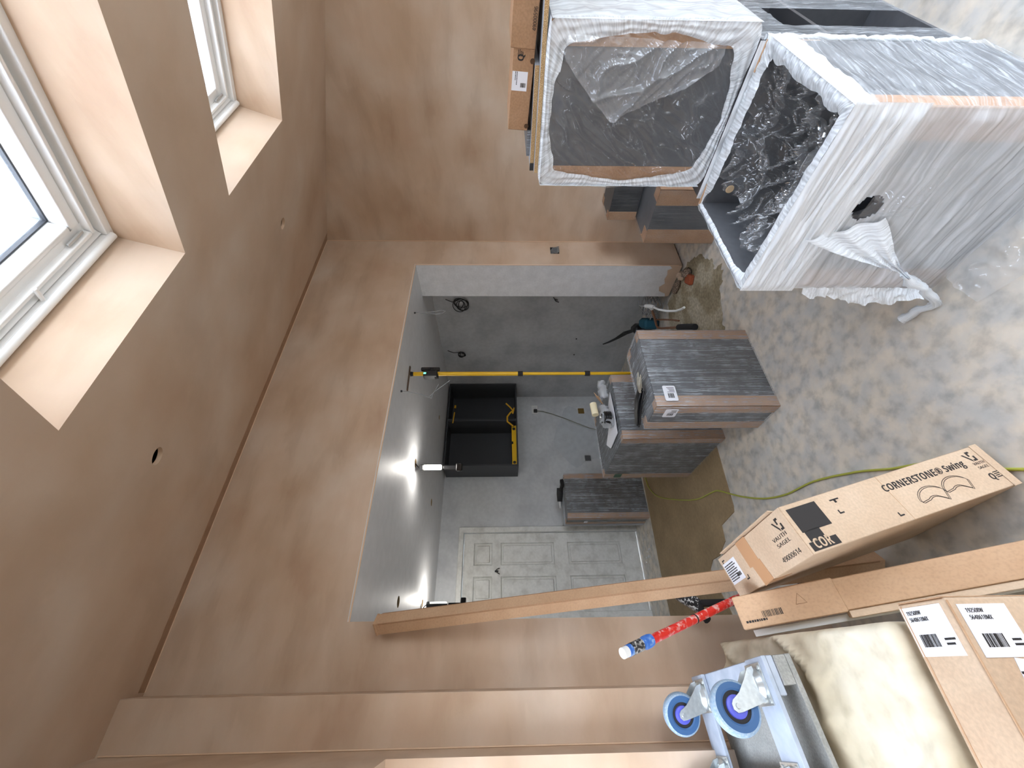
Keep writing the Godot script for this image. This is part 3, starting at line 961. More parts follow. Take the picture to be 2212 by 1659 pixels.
	for q in [[z0, 1], [z1, -1]]:
		b = MB.new()
		b.span(Vector3(x0 - 0.005, 0, q[0]), Vector3(x0, top, q[0] + q[1] * 0.075), 0.001)
		b.span(Vector3(x0 - 0.005, 0, q[0]), Vector3(x0 + 0.07, top, q[0] - q[1] * 0.005), 0.001)
		part(t, "edge_protector", b, M.card_brown, "brown cardboard edge strip")
	for z in [z0, z1 - 0.09]:
		b = MB.new()
		b.span(Vector3(x1, 0.55, z), Vector3(x1 + 0.006, top + 0.012, z + 0.09), 0.001)
		part(t, "edge_protector", b, M.card, "brown cardboard edge strip")
	b = MB.new()   # outer film
	skin(b, Vector3(x0 - 0.006, 0, z0 - 0.008), Vector3(0, 0, z1 - z0 + 0.019), Vector3(0, top + 0.006, 0), Vector3.LEFT, 0.003, 0.012, 8.0, 110, PI / 2 - 0.08, Vector3(0.3, 3.0, 0.3), Vector3(x0, 0.49, -0.672))
	skin(b, Vector3(x0 - 0.006, 0, z0 - 0.004), Vector3(x1 - x0 + 0.006, 0, 0), Vector3(0, top + 0.006, 0), Vector3(0, 0, -1), 0.003, 0.008, 8.0, 20)
	part(t, "wrapping_film", b, M.film_mid, "streaky polythene wrapping")
	b = MB.new()
	skin(b, Vector3(x0 - 0.006, 0, z1 + 0.005), Vector3(x1 - x0 + 0.006, 0, 0), Vector3(0, top + 0.006, 0), Vector3(0, 0, 1), 0.003, 0.012, 8.0, 70, PI / 2 + 0.1, Vector3(0.3, 3.0, 0.3))
	part(t, "side_film", b, M.film_soft, "clear polythene wrapping")
	b = MB.new()   # thick white band of film below the top edge
	skin(b, Vector3(x0 - 0.012, top - 0.185, z0 - 0.014), Vector3(0, 0, z1 - z0 + 0.032), Vector3(0, 0.195, 0), Vector3.LEFT, 0.004, 0.012, 10.0, 60, PI / 2 - 0.12, Vector3(0.25, 4.0, 0.25))
	skin(b, Vector3(x0 - 0.016, top - 0.06, z1 + 0.008), Vector3(x1 - x0 + 0.024, 0, 0), Vector3(0, 0.07, 0), Vector3(0, 0, 1), 0.004, 0.010, 10.0, 34, PI / 2 + 0.12)
	skin(b, Vector3(x0 - 0.012, top - 0.07, z0 - 0.006), Vector3(x1 - x0 + 0.02, 0, 0), Vector3(0, 0.08, 0), Vector3(0, 0, -1), 0.004, 0.014, 10.0, 24, PI / 2)
	part(t, "film_band", b, M.film_milky, "white band of gathered film")
	b = MB.new()   # rim rolled over the top edge
	b.sheet(240, 10, func(u, w):
		var s: float = u * 4.0
		var i := int(s) % 4
		var k := s - int(s)
		var c := [Vector3(x0 - 0.012, top, z0 - 0.008), Vector3(x0 - 0.012, top, z1 + 0.012), Vector3(x1 + 0.014, top, z1 + 0.012), Vector3(x1 + 0.014, top, z0 - 0.008)]
		var mid := Vector3((x0 + x1) / 2, top, (z0 + z1) / 2)
		var p: Vector3 = c[i].lerp(c[(i + 1) % 4], k)
		var wide: float = [0.045, 0.05, 0.06, 0.022][i]
		var nx: float = [0.05, 0.06, 0.022, 0.045][i]
		wide = lerpf(wide, nx, smoothstep(0.75, 1.0, k))
		var dir := mid - p
		dir = Vector3(signf(dir.x) * minf(absf(dir.x), wide), 0, signf(dir.z) * minf(absf(dir.z), wide))
		var e: Vector3 = [Vector3(1, 0, 0), Vector3(0, 0, -1), Vector3(-1, 0, 0), Vector3(0, 0, 1)][i]
		var e2: Vector3 = [Vector3(0, 0, -1), Vector3(-1, 0, 0), Vector3(0, 0, 1), Vector3(1, 0, 0)][i]
		var e0: Vector3 = [Vector3(0, 0, 1), Vector3(1, 0, 0), Vector3(0, 0, -1), Vector3(-1, 0, 0)][i]
		var wf: float = wide * (0.9 + 0.22 * nz(p, 9.0))
		var q: Vector3 = p + e * wf * w + e2 * wf * w * smoothstep(0.86, 1.0, k) + e0 * wf * w * smoothstep(0.14, 0.0, k)
		q.y = top + 0.006 + 0.005 * sin(w * 2.6) + 0.003 * crease(q, 22.0) - 0.012 * w * w
		return q, 2.2, 0.1)
	part(t, "film_rim", b, M.film_white, "white folded rim of the film")
	b = MB.new()   # clear crumpled sheet sagging into the open top
	b.sheet(120, 120, func(u, w):
		var p := Vector3(lerpf(x0 + 0.02, x1 - 0.02, u), 0, lerpf(z0 + 0.13, z1 - 0.01, w))
		p.z += 0.05 * (1.0 - w) * sin(u * 9.0) * 0.3 - 0.10 * (1.0 - u) * (1.0 - w)
		p.y = top - 0.03 - 0.16 * sin(PI * clampf(u, 0, 1)) * sin(PI * clampf(w * 0.85 + 0.12, 0, 1)) * 0.8
		p.y += 0.07 * pow(maxf(0.0, fold(p + Vector3(2, 0, 5 + p.x), 6.0)), 3.0) + 0.025 * pow(maxf(0.0, fold(p + Vector3(0, 0, -p.x), 15.0)), 3.0)
		p.y = minf(p.y, top - 0.004)
		return p)
	part(t, "loose_film", b, M.film_clear, "crumpled clear polythene")
	b = MB.new()   # hazy fold hanging along the front inside
	b.sheet(40, 14, func(u, w):
		var p := Vector3(x0 + 0.02 + 0.07 * w * sin(PI * minf(u * 1.1, 1.0)) , top - 0.01 - 0.12 * w * sin(PI * u), lerpf(z0 + 0.02, z1 - 0.12, u))
		p.x += 0.010 * crease(p, 9.0)
		return p)
	part(t, "inner_film", b, M.film_thin, "hazy fold of polythene")
	# dark cut-out with crumpled film bulging beside it
	b = MB.new()
	b.sheet(40, 40, func(u, w):
		var y: float = lerpf(0.50, 0.33, u)
		var z: float = lerpf(-0.70, -0.55, w)
		var p := Vector3(x0 - 0.018, y, z)
		var m: float = sin(PI * u) * sin(PI * w)
		p.x -= 0.03 * m + m * 0.014 * crease(p, 22.0)
		return p)
	part(t, "crumpled_film", b, M.film_clear, "crumpled clear film")
	# torn flap twisting down to the floor
	b = MB.new()
	b.sheet(46, 26, func(u, w):
		var a := Vector3(x0 - 0.022, lerpf(0.62, 0.415, w), lerpf(-0.78, -0.70, w))
		var e := Vector3(x0 - 0.07, 0.19, -0.90)
		var g: float = lerpf(1.0, 0.18, smoothstep(0.0, 0.9, u))
		var mid := a.lerp(e, u)
		var cen := Vector3(x0 - 0.022, 0.515, -0.74).lerp(e, u)
		var p: Vector3 = cen + (mid - cen) * g / maxf(1.0 - u, 0.18) * (1.0 - u * 0.82)
		p.x -= 0.025 * sin(PI * u) + 0.016 * crease(p, 12.0) * u + 0.008 * sin(w * 16.0 + u * 5.0)
		return p, 0.4, 0.4)
	bunch(b, [Vector3(x0 - 0.06, 0.22, -0.89), Vector3(x0 - 0.075, 0.14, -0.93), Vector3(x0 - 0.085, 0.06, -0.975), Vector3(x0 - 0.075, 0.022, -1.0), Vector3(x0 - 0.05, 0.018, -1.06), Vector3(x0 - 0.03, 0.012, -1.13)], 0.018, 5.0, 12)
	part(t, "torn_flap", b, M.film_white, "torn white flap of film")
	b = MB.new()
	b.sheet(50, 8, func(u, w):
		var p := Vector3(x0 - 0.004 - 0.016 * w, lerpf(0.49, 0.05, u), z0 - 0.002 - 0.05 * w * (0.4 + 0.6 * sin(PI * u)) * (1.0 + 0.5 * nz(Vector3(u * 3, 0, 1), 2.0)))
		p.x -= 0.03 * w * u + 0.012 * crease(p, 14.0)
		return p, 0.5, 0.2)
	part(t, "side_flap", b, M.film_white, "ragged strip of film")

	# clear film lying on the floor beside it
	b = MB.new()
	b.sheet(40, 30, func(u, w):
		var p := Vector3(lerpf(1.12, 0.98, w) - 0.05 * u * w, 0.0, lerpf(-0.92, -0.6, u))
		p.y = 0.006 + 0.022 * maxf(0.0, crease(p, 9.0)) * sin(PI * w) + 0.02 * (1.0 - w)
		return p)
	solo("film_scrap", b, M.film_thin, Vector3(1.05, 0, -0.75), "crumpled clear plastic film lying on the floor by the open-topped unit", "plastic film")

	# ---- boards lying flat on the upper unit
	for q in [[1.762, 2.27, -0.902, -0.26, 1.441, 1.457, 0], [1.80, 2.28, -0.898, -0.53, 1.4575, 1.4745, 1]]:
		t = thing("chipboard_panel", ["lower of two grey chipboard panels lying flat on the upper wrapped unit", "upper of two grey chipboard panels, with a black end strip, under the long carton"][q[6]], "board", Vector3((q[0] + q[1]) / 2, q[4], -0.4), "chipboard panels on the upper unit")
		b = MB.new()
		b.span(Vector3(q[0], q[4], q[2]), Vector3(q[1], q[5], q[3]), 0.0006)
		part(t, "board", b, M.laminate)
		b = MB.new()
		b.span(Vector3(q[0] - 0.0012, q[4] + 0.0004, q[2] + (0.02 if q[6] else 0.001)), Vector3(q[0] + 0.001, q[5] - 0.0004, q[3]), 0.0003)
		part(t, "raw_edge", b, M.chip, "raw chipboard edge")
		if q[6] == 1:
			b = MB.new()
			b.span(Vector3(q[0] - 0.002, q[4], q[2] - 0.012), Vector3(q[0] + 0.002, q[5], q[2] + 0.02), 0.0004)
			part(t, "edge_band", b, M.black, "black edge band")
	t = thing("film_wrapped_panel", "thin dark panel in creased clear film between the chipboard and the carton", "board", Vector3(2.05, 1.475, -0.82))
	b = MB.new()
	b.span(Vector3(1.845, 1.475, -0.87), Vector3(2.27, 1.489, -0.765), 0.001)
	part(t, "board", b, M.graphite_dark)
	b = MB.new()
	skin(b, Vector3(1.845, 1.475, -0.87), Vector3(0, 0, 0.105), Vector3(0, 0.014, 0), Vector3.LEFT, 0.002, 0.004, 20.0)
	skin(b, Vector3(1.845, 1.489, -0.87), Vector3(0.42, 0, 0), Vector3(0, 0, 0.105), Vector3.UP, 0.0004, 0.001)
	part(t, "stretch_film", b, M.film_streak, "creased clear film")

	# ---- long carton lying on the boards, its far end a little raised
	var tilt := Basis(Vector3.RIGHT, 0.062)
	var ex := tilt * Vector3(0, 0, 1)      # reads from the far end towards the camera
	var ey := tilt * Vector3.UP
	var fc := Vector3(1.822, 1.531, -0.757)
	t = thing("carton", "long brown carton with a white label lying on top of the boards", "box", fc - Vector3(0, 0.04, 0))
	b = MB.new()
	b.box(fc + ex * 0.385 + ey * 0.006 + Vector3(0.125, 0, 0), Vector3(0.262, 0.09, 0.23), 0.003, tilt)
	part(t, "sleeve", b, M.card_brown)
	b = MB.new()
	b.box(fc + ex * 0.142 + Vector3(0.127, 0.0, 0), Vector3(0.254, 0.08, 0.284), 0.003, tilt)
	part(t, "tray", b, M.card_brown)
	var out := Vector3(-0.0007, 0, 0)
	b = MB.new()
	b.box(fc + ex * 0.17 + ey * 0.008, Vector3(0.001, 0.058, 0.062), 0.0, tilt)
	var lab := part(t, "label", b, M.paper, "white printed label")
	barcode(lab, fc + ex * 0.158 + ey * -0.006 + out, -ey, -ex, 0.02, 0.014, 10, 5)
	small_print(lab, fc + ex * 0.18 + ey * 0.022 + out, -ex, ey, 0.04, 0.012, 2, 31)
	var sf := fc + Vector3(-0.0068, 0, 0)
	lettering(t, "49000596", sf + ex * 0.355 + ey * -0.028, ex, ey, 0.013, M.ink, "Droid Sans", 400, 0.8)
	lettering(t, "Q", fc + ex * 0.243 + ey * 0.010 + out, ex, ey, 0.022, M.ink, "Droid Sans", 700)
	small_print(t, fc + ex * 0.256 + ey * 0.012 + out, ex, ey, 0.02, 0.022, 4, 33)
	for q in [[0.235, -0.034], [0.018, -0.034]]:
		b = MB.new()
		b.lathe(fc + ex * q[0] + ey * q[1] + Vector3(0.0003, 0, 0), Basis(Vector3(0, 0, 1), PI / 2), [[0.0001, 0.0009], [0.009, 0.0009], [0.009, 0.0]], 16)
		part(t, "finger_hole", b, plain(84, 60, 40, 0.9), "dark finger hole")

	# ---- wrapped units at the far end of the right wall
	wrapped_unit("low unit with two cardboard edge strips in front of the room corner", "wrapped kitchen units", Vector3(2.62, 0, -1.862), Vector3(3.17, 0.53, -1.445), 0.115, M.film_faint, M.graphite, M.card_brown)
	wrapped_unit("small dark film-wrapped unit lying on the low unit by the right wall", "wrapped kitchen units", Vector3(2.90, 0.542, -1.85), Vector3(3.17, 0.765, -1.30), 0.07, M.film_faint, M.black, M.card_brown)


func barcode(parent: Node3D, at: Vector3, right: Vector3, up: Vector3, wide: float, tall: float, bars: int, sd: int) -> void:
	var b := MB.new()
	var r := RandomNumberGenerator.new()
	r.seed = sd
	var nrm := right.cross(up)
	var x := -wide / 2
	var step := wide / bars
	for i in bars:
		var w := step * r.randf_range(0.25, 0.8)
		b.box(at + right * (x + w / 2), Vector3(w, tall, 0.0006), 0.0, Basis(right, up, nrm))
		x += step
	part(parent, "barcode", b, M.ink, "black barcode")


# rows of print too small to read
func small_print(parent: Node3D, at: Vector3, right: Vector3, up: Vector3, wide: float, tall: float, rows: int, sd: int) -> void:
	var b := MB.new()
	var r := RandomNumberGenerator.new()
	r.seed = sd
	var nrm := right.cross(up)
	for i in rows:
		var x := -wide / 2
		var y := tall * (0.5 - (i + 0.5) / rows)
		var stop := wide / 2 * r.randf_range(0.2, 1.0)
		while x < stop:
			var w := r.randf_range(0.04, 0.12) * wide
			b.box(at + right * (x + w / 2) + up * y, Vector3(w, tall / rows * 0.45, 0.0006), 0.0, Basis(right, up, nrm))
			x += w + 0.025 * wide
	part(parent, "print", b, M.ink, "rows of small print")


func sticker(parent: Node3D, at: Vector3, right: Vector3, up: Vector3, w: float, h: float, sd: int) -> void:
	var nrm := right.cross(up)
	var b := MB.new()
	var poly := []
	var r := 0.008
	for c in [[1, 1, 0.0], [-1, 1, PI / 2], [-1, -1, PI], [1, -1, PI * 1.5]]:
		for k in 4:
			var a: float = c[2] + k * PI / 6
			poly.append(Vector2(c[0] * (w / 2 - r) + r * cos(a), c[1] * (h / 2 - r) + r * sin(a)))
	b.prism(poly, at, right, up, nrm, 0.0, 0.0012)
	var s := part(parent, "label", b, M.paper, "white printed label")
	barcode(s, at + nrm * 0.0014 + up * h * 0.16 , right, up, w * 0.5, h * 0.3, 11, sd)
	b = MB.new()
	var rr := RandomNumberGenerator.new()
	rr.seed = sd + 3
	for i in 5:
		var l := w * rr.randf_range(0.3, 0.7)
		b.box(at + nrm * 0.0014 + up * h * (-0.08 - 0.07 * i) + right * (l / 2 - w * 0.38), Vector3(l, h * 0.025, 0.0006), 0.0, Basis(right, up, nrm))
	part(s, "print", b, M.ink, "lines of small print")


func middle_units() -> void:
	var t := wrapped_unit("film-wrapped unit with two white labels in the middle of the floor", "wrapped kitchen units", Vector3(1.212, 0, -2.195), Vector3(1.80, 0.72, -1.938), 0.075, M.film_streak, M.graphite_dark, M.card_brown)
	sticker(t, Vector3(1.295, 0.625, -1.926), Vector3(0, 1, 0), Vector3(-1, 0, 0), 0.075, 0.105, 21)
	sticker(t, Vector3(1.2005, 0.625, -1.992), Vector3(0, 1, 0), Vector3(0, 0, -1), 0.075, 0.085, 22)
	t = wrapped_unit("dusty film-wrapped unit with papers and bags on top, behind the labelled unit", "wrapped kitchen units", Vector3(1.33, 0, -3.262), Vector3(1.90, 0.742, -2.56), 0.07, M.film_streak, M.graphite_dark, M.card_brown)
	var b := MB.new()
	b.span(Vector3(1.318, 0.6, -3.235), Vector3(1.322, 0.66, -3.17), 0.001)
	part(t, "label", b, plain(60, 92, 74, 0.6), "green and white label")
	t = wrapped_unit("black film-wrapped unit standing beside the white door in the back room", "wrapped kitchen units", Vector3(1.33, 0, -4.60), Vector3(1.84, 0.895, -4.39), 0.06, M.film_streak, M.black, M.card_brown)
	b = MB.new()
	b.span(Vector3(1.3225, 0.66, -4.53), Vector3(1.3245, 0.70, -4.48), 0.001)
	part(t, "label", b, M.paper, "small white label")
	b = MB.new()   # boards behind it
	b.span(Vector3(1.325, 0.0, -4.665), Vector3(1.84, 0.90, -4.63), 0.003)
	solo("wrapped_board", b, M.laminate, Vector3(1.58, 0, -4.65), "pale board standing behind the black wrapped unit by the door", "board")

	# drill lying on the far unit
	t = thing("drill_driver", "black cordless drill lying on the wrapped unit beside the door", "drill", Vector3(1.6, 0.905, -4.5))
	b = MB.new()
	b.tube([Vector3(1.70, 0.94, -4.47), Vector3(1.64, 0.942, -4.49), Vector3(1.56, 0.945, -4.52)], [0.034, 0.036, 0.028], 12)
	part(t, "motor_housing", b, M.rubber)
	b = MB.new()
	b.tube([Vector3(1.56, 0.945, -4.52), Vector3(1.52, 0.945, -4.535), Vector3(1.49, 0.945, -4.545)], [0.024, 0.02, 0.012], 12)
	part(t, "chuck", b, M.steel)
	b = MB.new()
	b.tube([Vector3(1.66, 0.945, -4.49), Vector3(1.68, 0.93, -4.41), Vector3(1.70, 0.925, -4.37)], [0.02, 0.019, 0.024], 10)
	part(t, "handle", b, M.rubber)
	b = MB.new()
	b.box(Vector3(1.71, 0.928, -4.345), Vector3(0.09, 0.04, 0.05), 0.008, Basis(Vector3.UP, 0.4))
	part(t, "battery", b, M.black)

	# ---- things on the dusty unit
	var y := 0.756
	b = MB.new()
	b.prism([Vector2(1.76, -2.60), Vector2(1.62, -2.585), Vector2(1.40, -2.60), Vector2(1.39, -2.83), Vector2(1.47, -2.93), Vector2(1.57, -2.75), Vector2(1.70, -2.70)], Vector3(0, y, 0), Vector3.RIGHT, Vector3(0, 0, 1), Vector3.UP, 0.0, 0.003)
	solo("paper_sheet", b, M.paper, Vector3(1.55, y, -2.7), "crumpled white printed paper on the dusty wrapped unit", "paper")
	b = MB.new()
	b.tube([Vector3(1.66, y + 0.145, -2.61), Vector3(1.56, y + 0.14, -2.61)], 0.026, 18)
	t = solo("foam_roller", b, M.cream_foam, Vector3(1.6, y + 0.06, -2.6), "short cream foam paint roller resting on the plastic bag", "paint roller")
	b = MB.new()
	bunch(b, [Vector3(1.86, y + 0.05, -2.60), Vector3(1.78, y + 0.055, -2.60), Vector3(1.72, y + 0.055, -2.59)], 0.035, 3.0)
	solo("plastic_bag", b, M.film_hazy, Vector3(1.78, y, -2.6), "clear plastic bag twisted shut, by the foot of the yellow prop", "bag", "plastic bags on the dusty unit")
	b = MB.new()
	bunch(b, [Vector3(1.65, y + 0.055, -2.67), Vector3(1.57, y + 0.058, -2.66), Vector3(1.49, y + 0.055, -2.64)], 0.05, 8.0)
	t = thing("plastic_bag", "clear plastic bag holding a coil of black hose, under the foam roller", "bag", Vector3(1.58, y, -2.63), "plastic bags on the dusty unit")
	part(t, "bag", b, M.film_hazy)
	b = MB.new()
	var coil := []
	for i in 60:
		var a := i * 0.42
		coil.append(Vector3(1.55 + 0.042 * cos(a), y + 0.025 + 0.0009 * i, -2.63 + 0.036 * sin(a)))
	b.tube(coil, 0.008, 8)
	part(t, "hose", b, M.black_gloss, "coil of black hose")
	b = MB.new()
	b.prism([Vector2(-0.05, -0.03), Vector2(-0.01, -0.045), Vector2(0.05, -0.02), Vector2(0.045, 0.03), Vector2(0.005, 0.02), Vector2(-0.04, 0.045)], Vector3(1.69, y + 0.105, -2.575), Basis(Vector3(0, 1, 0), 0.5) * Vector3(1, 0.25, 0), Basis(Vector3(0, 1, 0), 0.5) * Vector3(0, 0.5, 0.85), Vector3(0, 0.85, -0.5), 0.0, 0.004)
	solo("cardboard_scrap", b, M.card, Vector3(1.69, y + 0.08, -2.575), "torn scrap of brown cardboard on the plastic bags", "cardboard")
	# black cable lying across the labelled unit
	t = thing("cable_bundle", "bundle of black cable with bare silvery ends on the labelled unit", "cable", Vector3(1.33, 0.731, -2.1))
	b = MB.new()
	for k in 11:
		var o := Vector3(0.018 * cos(k * 1.7), 0.007 + 0.02 * absf(sin(k * 2.1)), 0.018 * sin(k * 1.3))
		b.tube([Vector3(1.375, 0.737, -2.02) + o, Vector3(1.345, 0.738, -2.07) + o * 1.3, Vector3(1.31, 0.737, -2.13) + o * 1.1, Vector3(1.27, 0.738, -2.17) + o * 0.9, Vector3(1.245, 0.738, -2.20) + o * 0.7], 0.007, 6)
	part(t, "cable", b, M.black_gloss)
	b = MB.new()
	for k in 11:
		var o := Vector3(0.022 * cos(k * 1.9), 0.007 + 0.022 * absf(sin(k * 2.3)), 0.022 * sin(k * 1.4))
		b.tube([Vector3(1.445, 0.738, -1.985) + o * 1.2, Vector3(1.41, 0.739, -1.995) + o * 1.3, Vector3(1.375, 0.737, -2.02) + o], 0.0045, 6)
	part(t, "bare_end", b, plain(158, 152, 138, 0.35, 0.5), "silvery bare ends")


func vs_logo(parent: Node3D, at: Vector3, right: Vector3, up: Vector3, k: float) -> void:
	var b := MB.new()
	var nrm := right.cross(up)
	for poly in [
		[Vector2(-1.05, 0.62), Vector2(-0.78, 0.62), Vector2(0.0, -0.42), Vector2(0.0, -0.78)],
		[Vector2(-0.05, 0.9), Vector2(0.62, 0.9), Vector2(0.62, 0.62), Vector2(0.22, 0.62), Vector2(0.22, 0.12), Vector2(-0.05, 0.12)],
		[Vector2(0.22, -0.72), Vector2(0.9, -0.72), Vector2(0.9, 0.08), Vector2(0.62, 0.08), Vector2(0.62, -0.45), Vector2(0.22, -0.45)],
	]:
		var q := []
		for p in poly:
			q.append(p * k)
		b.prism(q, at, right, up, nrm, 0.0, 0.0008)
	part(parent, "logo", b, M.ink, "black angular logo")


func outline(b: MB, pts: Array, at: Vector3, right: Vector3, up: Vector3, w: float) -> void:
	var q := []
	for p in pts:
		q.append(at + right * p.x + up * p.y)
	q.append(q[0])
	b.tube(q, w, 4, false)


func left_side() -> void:
	var b: MB
	var t: Node3D
	# ---- long carton leaning to the left, printed on its narrow face
	var X := Vector3(0.961, 0.258, -0.101).normalized()
	var Y := Vector3(-0.26, 0.966, 0.0)
	Y = (Y - X * X.dot(Y)).normalized()
	var Z := X.cross(Y)
	var c := Vector3(0.387, 0.395, -1.393)
	t = thing("carton", "tall carton printed CORNERSTONE Swing leaning over to the left", "box", Vector3(0.42, 0, -1.39))
	b = MB.new()
	b.box(c, Vector3(0.143, 0.763, 0.468), 0.004, Basis(X, Y, Z))
	part(t, "body", b, M.card_pale)
	var f := c + Z * 0.2345          # narrow face towards the camera
	var g := c + Y * 0.382           # top end
	b = MB.new()
	b.box(g + Z * 0.002 + X * 0.0755 + Y * -0.004, Vector3(0.004, 0.026, 0.38), 0.001, Basis(X, Y, Z) * Basis(Vector3(0, 0, 1), -0.35))
	b.box(g + Y * 0.001, Vector3(0.141, 0.003, 0.466), 0.001, Basis(X, Y, Z))
	part(t, "end_flap", b, M.card_pale)
	b = MB.new()
	b.box(g + Y * 0.003 + Z * -0.035 + X * 0.03, Vector3(0.085, 0.001, 0.07), 0.0, Basis(X, Y, Z))
	b.box(g + Y * 0.0032 + Z * -0.02 + X * -0.04, Vector3(0.066, 0.001, 0.06), 0.0, Basis(X, Y, Z) * Basis(Vector3.UP, 0.1))
	b.box(g + Z * -0.02 + X * -0.072 + Y * -0.03, Vector3(0.001, 0.07, 0.06), 0.0, Basis(X, Y, Z))
	part(t, "packing_tape", b, M.tape, "glossy brown packing tape")
	vs_logo(t, g + Y * 0.0028 + Z * 0.185 + X * 0.034, Z, X, 0.022)
	lettering(t, "VAUTH\nSAGEL", g + Y * 0.003 + Z * 0.160 + X * 0.0, Z, X, 0.0105, M.ink, "Droid Sans", 500, 1.75)
	lettering(t, "49000614", g + Y * 0.003 + Z * 0.155 + X * -0.045, Z, X, 0.0135, M.ink, "Droid Sans", 400, 1.2)
	b = MB.new()
	b.box(g + Y * 0.003 + Z * -0.175 + X * 0.010, Vector3(0.072, 0.0008, 0.098), 0.0, Basis(X, Y, Z))
	var lab := part(t, "label", b, M.paper, "white shipping label")
	small_print(lab, g + Y * 0.0038 + Z * -0.178 + X * 0.010, Z, X, 0.08, 0.058, 8, 3)
	barcode(lab, g + Y * 0.0038 + Z * -0.15 + X * -0.006, Z, X, 0.03, 0.012, 9, 4)
	for q in [[-0.205, 0.055, 1, 1], [-0.115, -0.033, -1, -1]]:
		b = MB.new()
		b.box(g + Y * 0.003 + Z * q[0] + X * q[1], Vector3(0.004, 0.0006, 0.018), 0.0, Basis(X, Y, Z))
		b.box(g + Y * 0.003 + Z * (q[0] - q[2] * 0.007) + X * (q[1] - q[3] * 0.005), Vector3(0.013, 0.0006, 0.004), 0.0, Basis(X, Y, Z))
		part(t, "corner_mark", b, M.ink, "black printed corner mark")
	# narrow face
	var R := -Y
	var U := X
	lettering(t, "CORNERSTONE® Swing", f + R * 0.118 + U * 0.030, R, U, 0.021, M.ink, "Droid Sans", 600, 0.98)
	vs_logo(t, f + R * 0.315 + U * 0.040, R, U, 0.02)
	lettering(t, "VAUTH\nSAGEL", f + R * 0.325 + U * 0.010, R, U, 0.0085, M.ink, "Droid Sans", 500, 1.2)
	lettering(t, "Q", f + R * 0.318 + U * -0.030, R, U, 0.02, M.ink, "Droid Sans", 700)
	small_print(t, f + R * 0.342 + U * -0.028, R, U, 0.022, 0.022, 4, 41)
	b = MB.new()
	for q in [Vector2(0.085, -0.022), Vector2(0.185, -0.016)]:
		for o in [Vector2.ZERO, Vector2(0.003, -0.004)]:
			var pts := []
			for i in 11:
				var a := PI * (0.98 - 0.86 * i / 10.0)
				pts.append(q + o + Vector2(0.052 * cos(a), -0.012 + 0.036 * sin(a)))
			pts.append(q + o + Vector2(0.038, -0.026))
			for i in 6:
				var a := PI * (0.2 + 0.6 * i / 5.0)
				pts.append(q + o + Vector2(0.022 * cos(a) - 0.002, -0.018 + 0.012 * sin(a)))
			pts.append(q + o + Vector2(-0.046, -0.014))
			outline(b, pts, f, R, U, 0.0008)
	part(t, "line_drawing", b, M.ink, "outline drawing of two kidney-shaped trays")
	b = MB.new()
	b.box(f + R * -0.318 + U * 0.022, Vector3(0.10, 0.07, 0.0006), 0.0, Basis(R, U, Z))
	b.box(f + R * -0.338 + U * -0.025, Vector3(0.05, 0.03, 0.0006), 0.0, Basis(R, U, Z))
	b.box(f + R * -0.328 + U * -0.053, Vector3(0.09, 0.024, 0.0006), 0.0, Basis(R, U, Z))
	part(t, "printed_block", b, M.ink, "black printed block")
	lettering(t, "COR", f + R * -0.332 + U * -0.048 + Z * 0.0006, R, U, 0.026, M.card_pale, "Droid Sans", 700, 0.8)
	for q in [[-0.215, 0.045, 1, -1], [-0.2, 0.045, -1, -1], [-0.215, 0.005, -1, 1], [-0.055, -0.05, -1, 1]]:
		b = MB.new()
		b.box(f + R * q[0] + U * q[1], Vector3(0.016, 0.004, 0.0006), 0.0, Basis(R, U, Z))
		b.box(f + R * (q[0] + q[2] * 0.006) + U * (q[1] + q[3] * 0.005), Vector3(0.004, 0.010, 0.0006), 0.0, Basis(R, U, Z))
		part(t, "corner_mark", b, M.ink, "black printed corner mark")
	b = MB.new()
	b.box(f + R * -0.03 + U * 0.0 + Z * -0.0003, Vector3(0.0015, 0.143, 0.001), 0.0004, Basis(R, U, Z))
	part(t, "seam", b, M.card)
	b = MB.new()
	b.box(f + R * 0.365 + Z * 0.001, Vector3(0.03, 0.146, 0.002), 0.001, Basis(R, U, Z))
	part(t, "seam", b, M.card_pale)

	# ---- very long slim carton propped against the side of the opening
	var j0 := Vector3(0.344, 0.03, -1.775)
	var j1 := Vector3(0.186, 2.185, -2.195)
	var jy := (j1 - j0).normalized()
	var jx := jy.cross(Vector3(0, 0, 1)).normalized()
	var jb := Basis(jx, jy, jx.cross(jy)) * Basis(Vector3.UP, 0.74)
	t = thing("slim_carton", "very long slim cardboard box propped against the left side of the opening", "box", Vector3(0.344, 0, -1.775))
	b = MB.new()
	b.box((j0 + j1) / 2, Vector3(0.062, j0.distance_to(j1), 0.062), 0.003, jb)
	part(t, "body", b, M.card)
	for e in [-1.0, 1.0]:
		b = MB.new()
		b.box((j0 + j1) / 2 + jb * Vector3(0.0315 * e, 0.0, 0.027 * 1.0), Vector3(0.0015, j0.distance_to(j1) * 0.98, 0.008), 0.0005, jb)
		part(t, "seam", b, M.card_brown)
	b = MB.new()
	b.box(j1 + jb * Vector3(0, -0.004, 0), Vector3(0.066, 0.012, 0.066), 0.003, jb)
	part(t, "end_cap", b, M.card)
	small_print(t, j1 + jb * Vector3(0.0318, -0.07, 0), -jy, jb * Vector3(0, 0, -1), 0.04, 0.03, 3, 51)

	# ---- two-part carton leaning to the back
	var ky := Vector3(-0.085, 0.66, -0.36).normalized()
	var kz := (Vector3(0, 0, 1) - ky * ky.z).normalized()
	var kx := ky.cross(kz)
	var kb := Basis(kx, ky, kz)
	var kt := Vector3(0.140, 0.828, -1.508)
	t = thing("lidded_carton", "long brown two-part carton leaning between the printed carton and the dust sheet", "box", Vector3(0.25, 0, -1.08))
	b = MB.new()
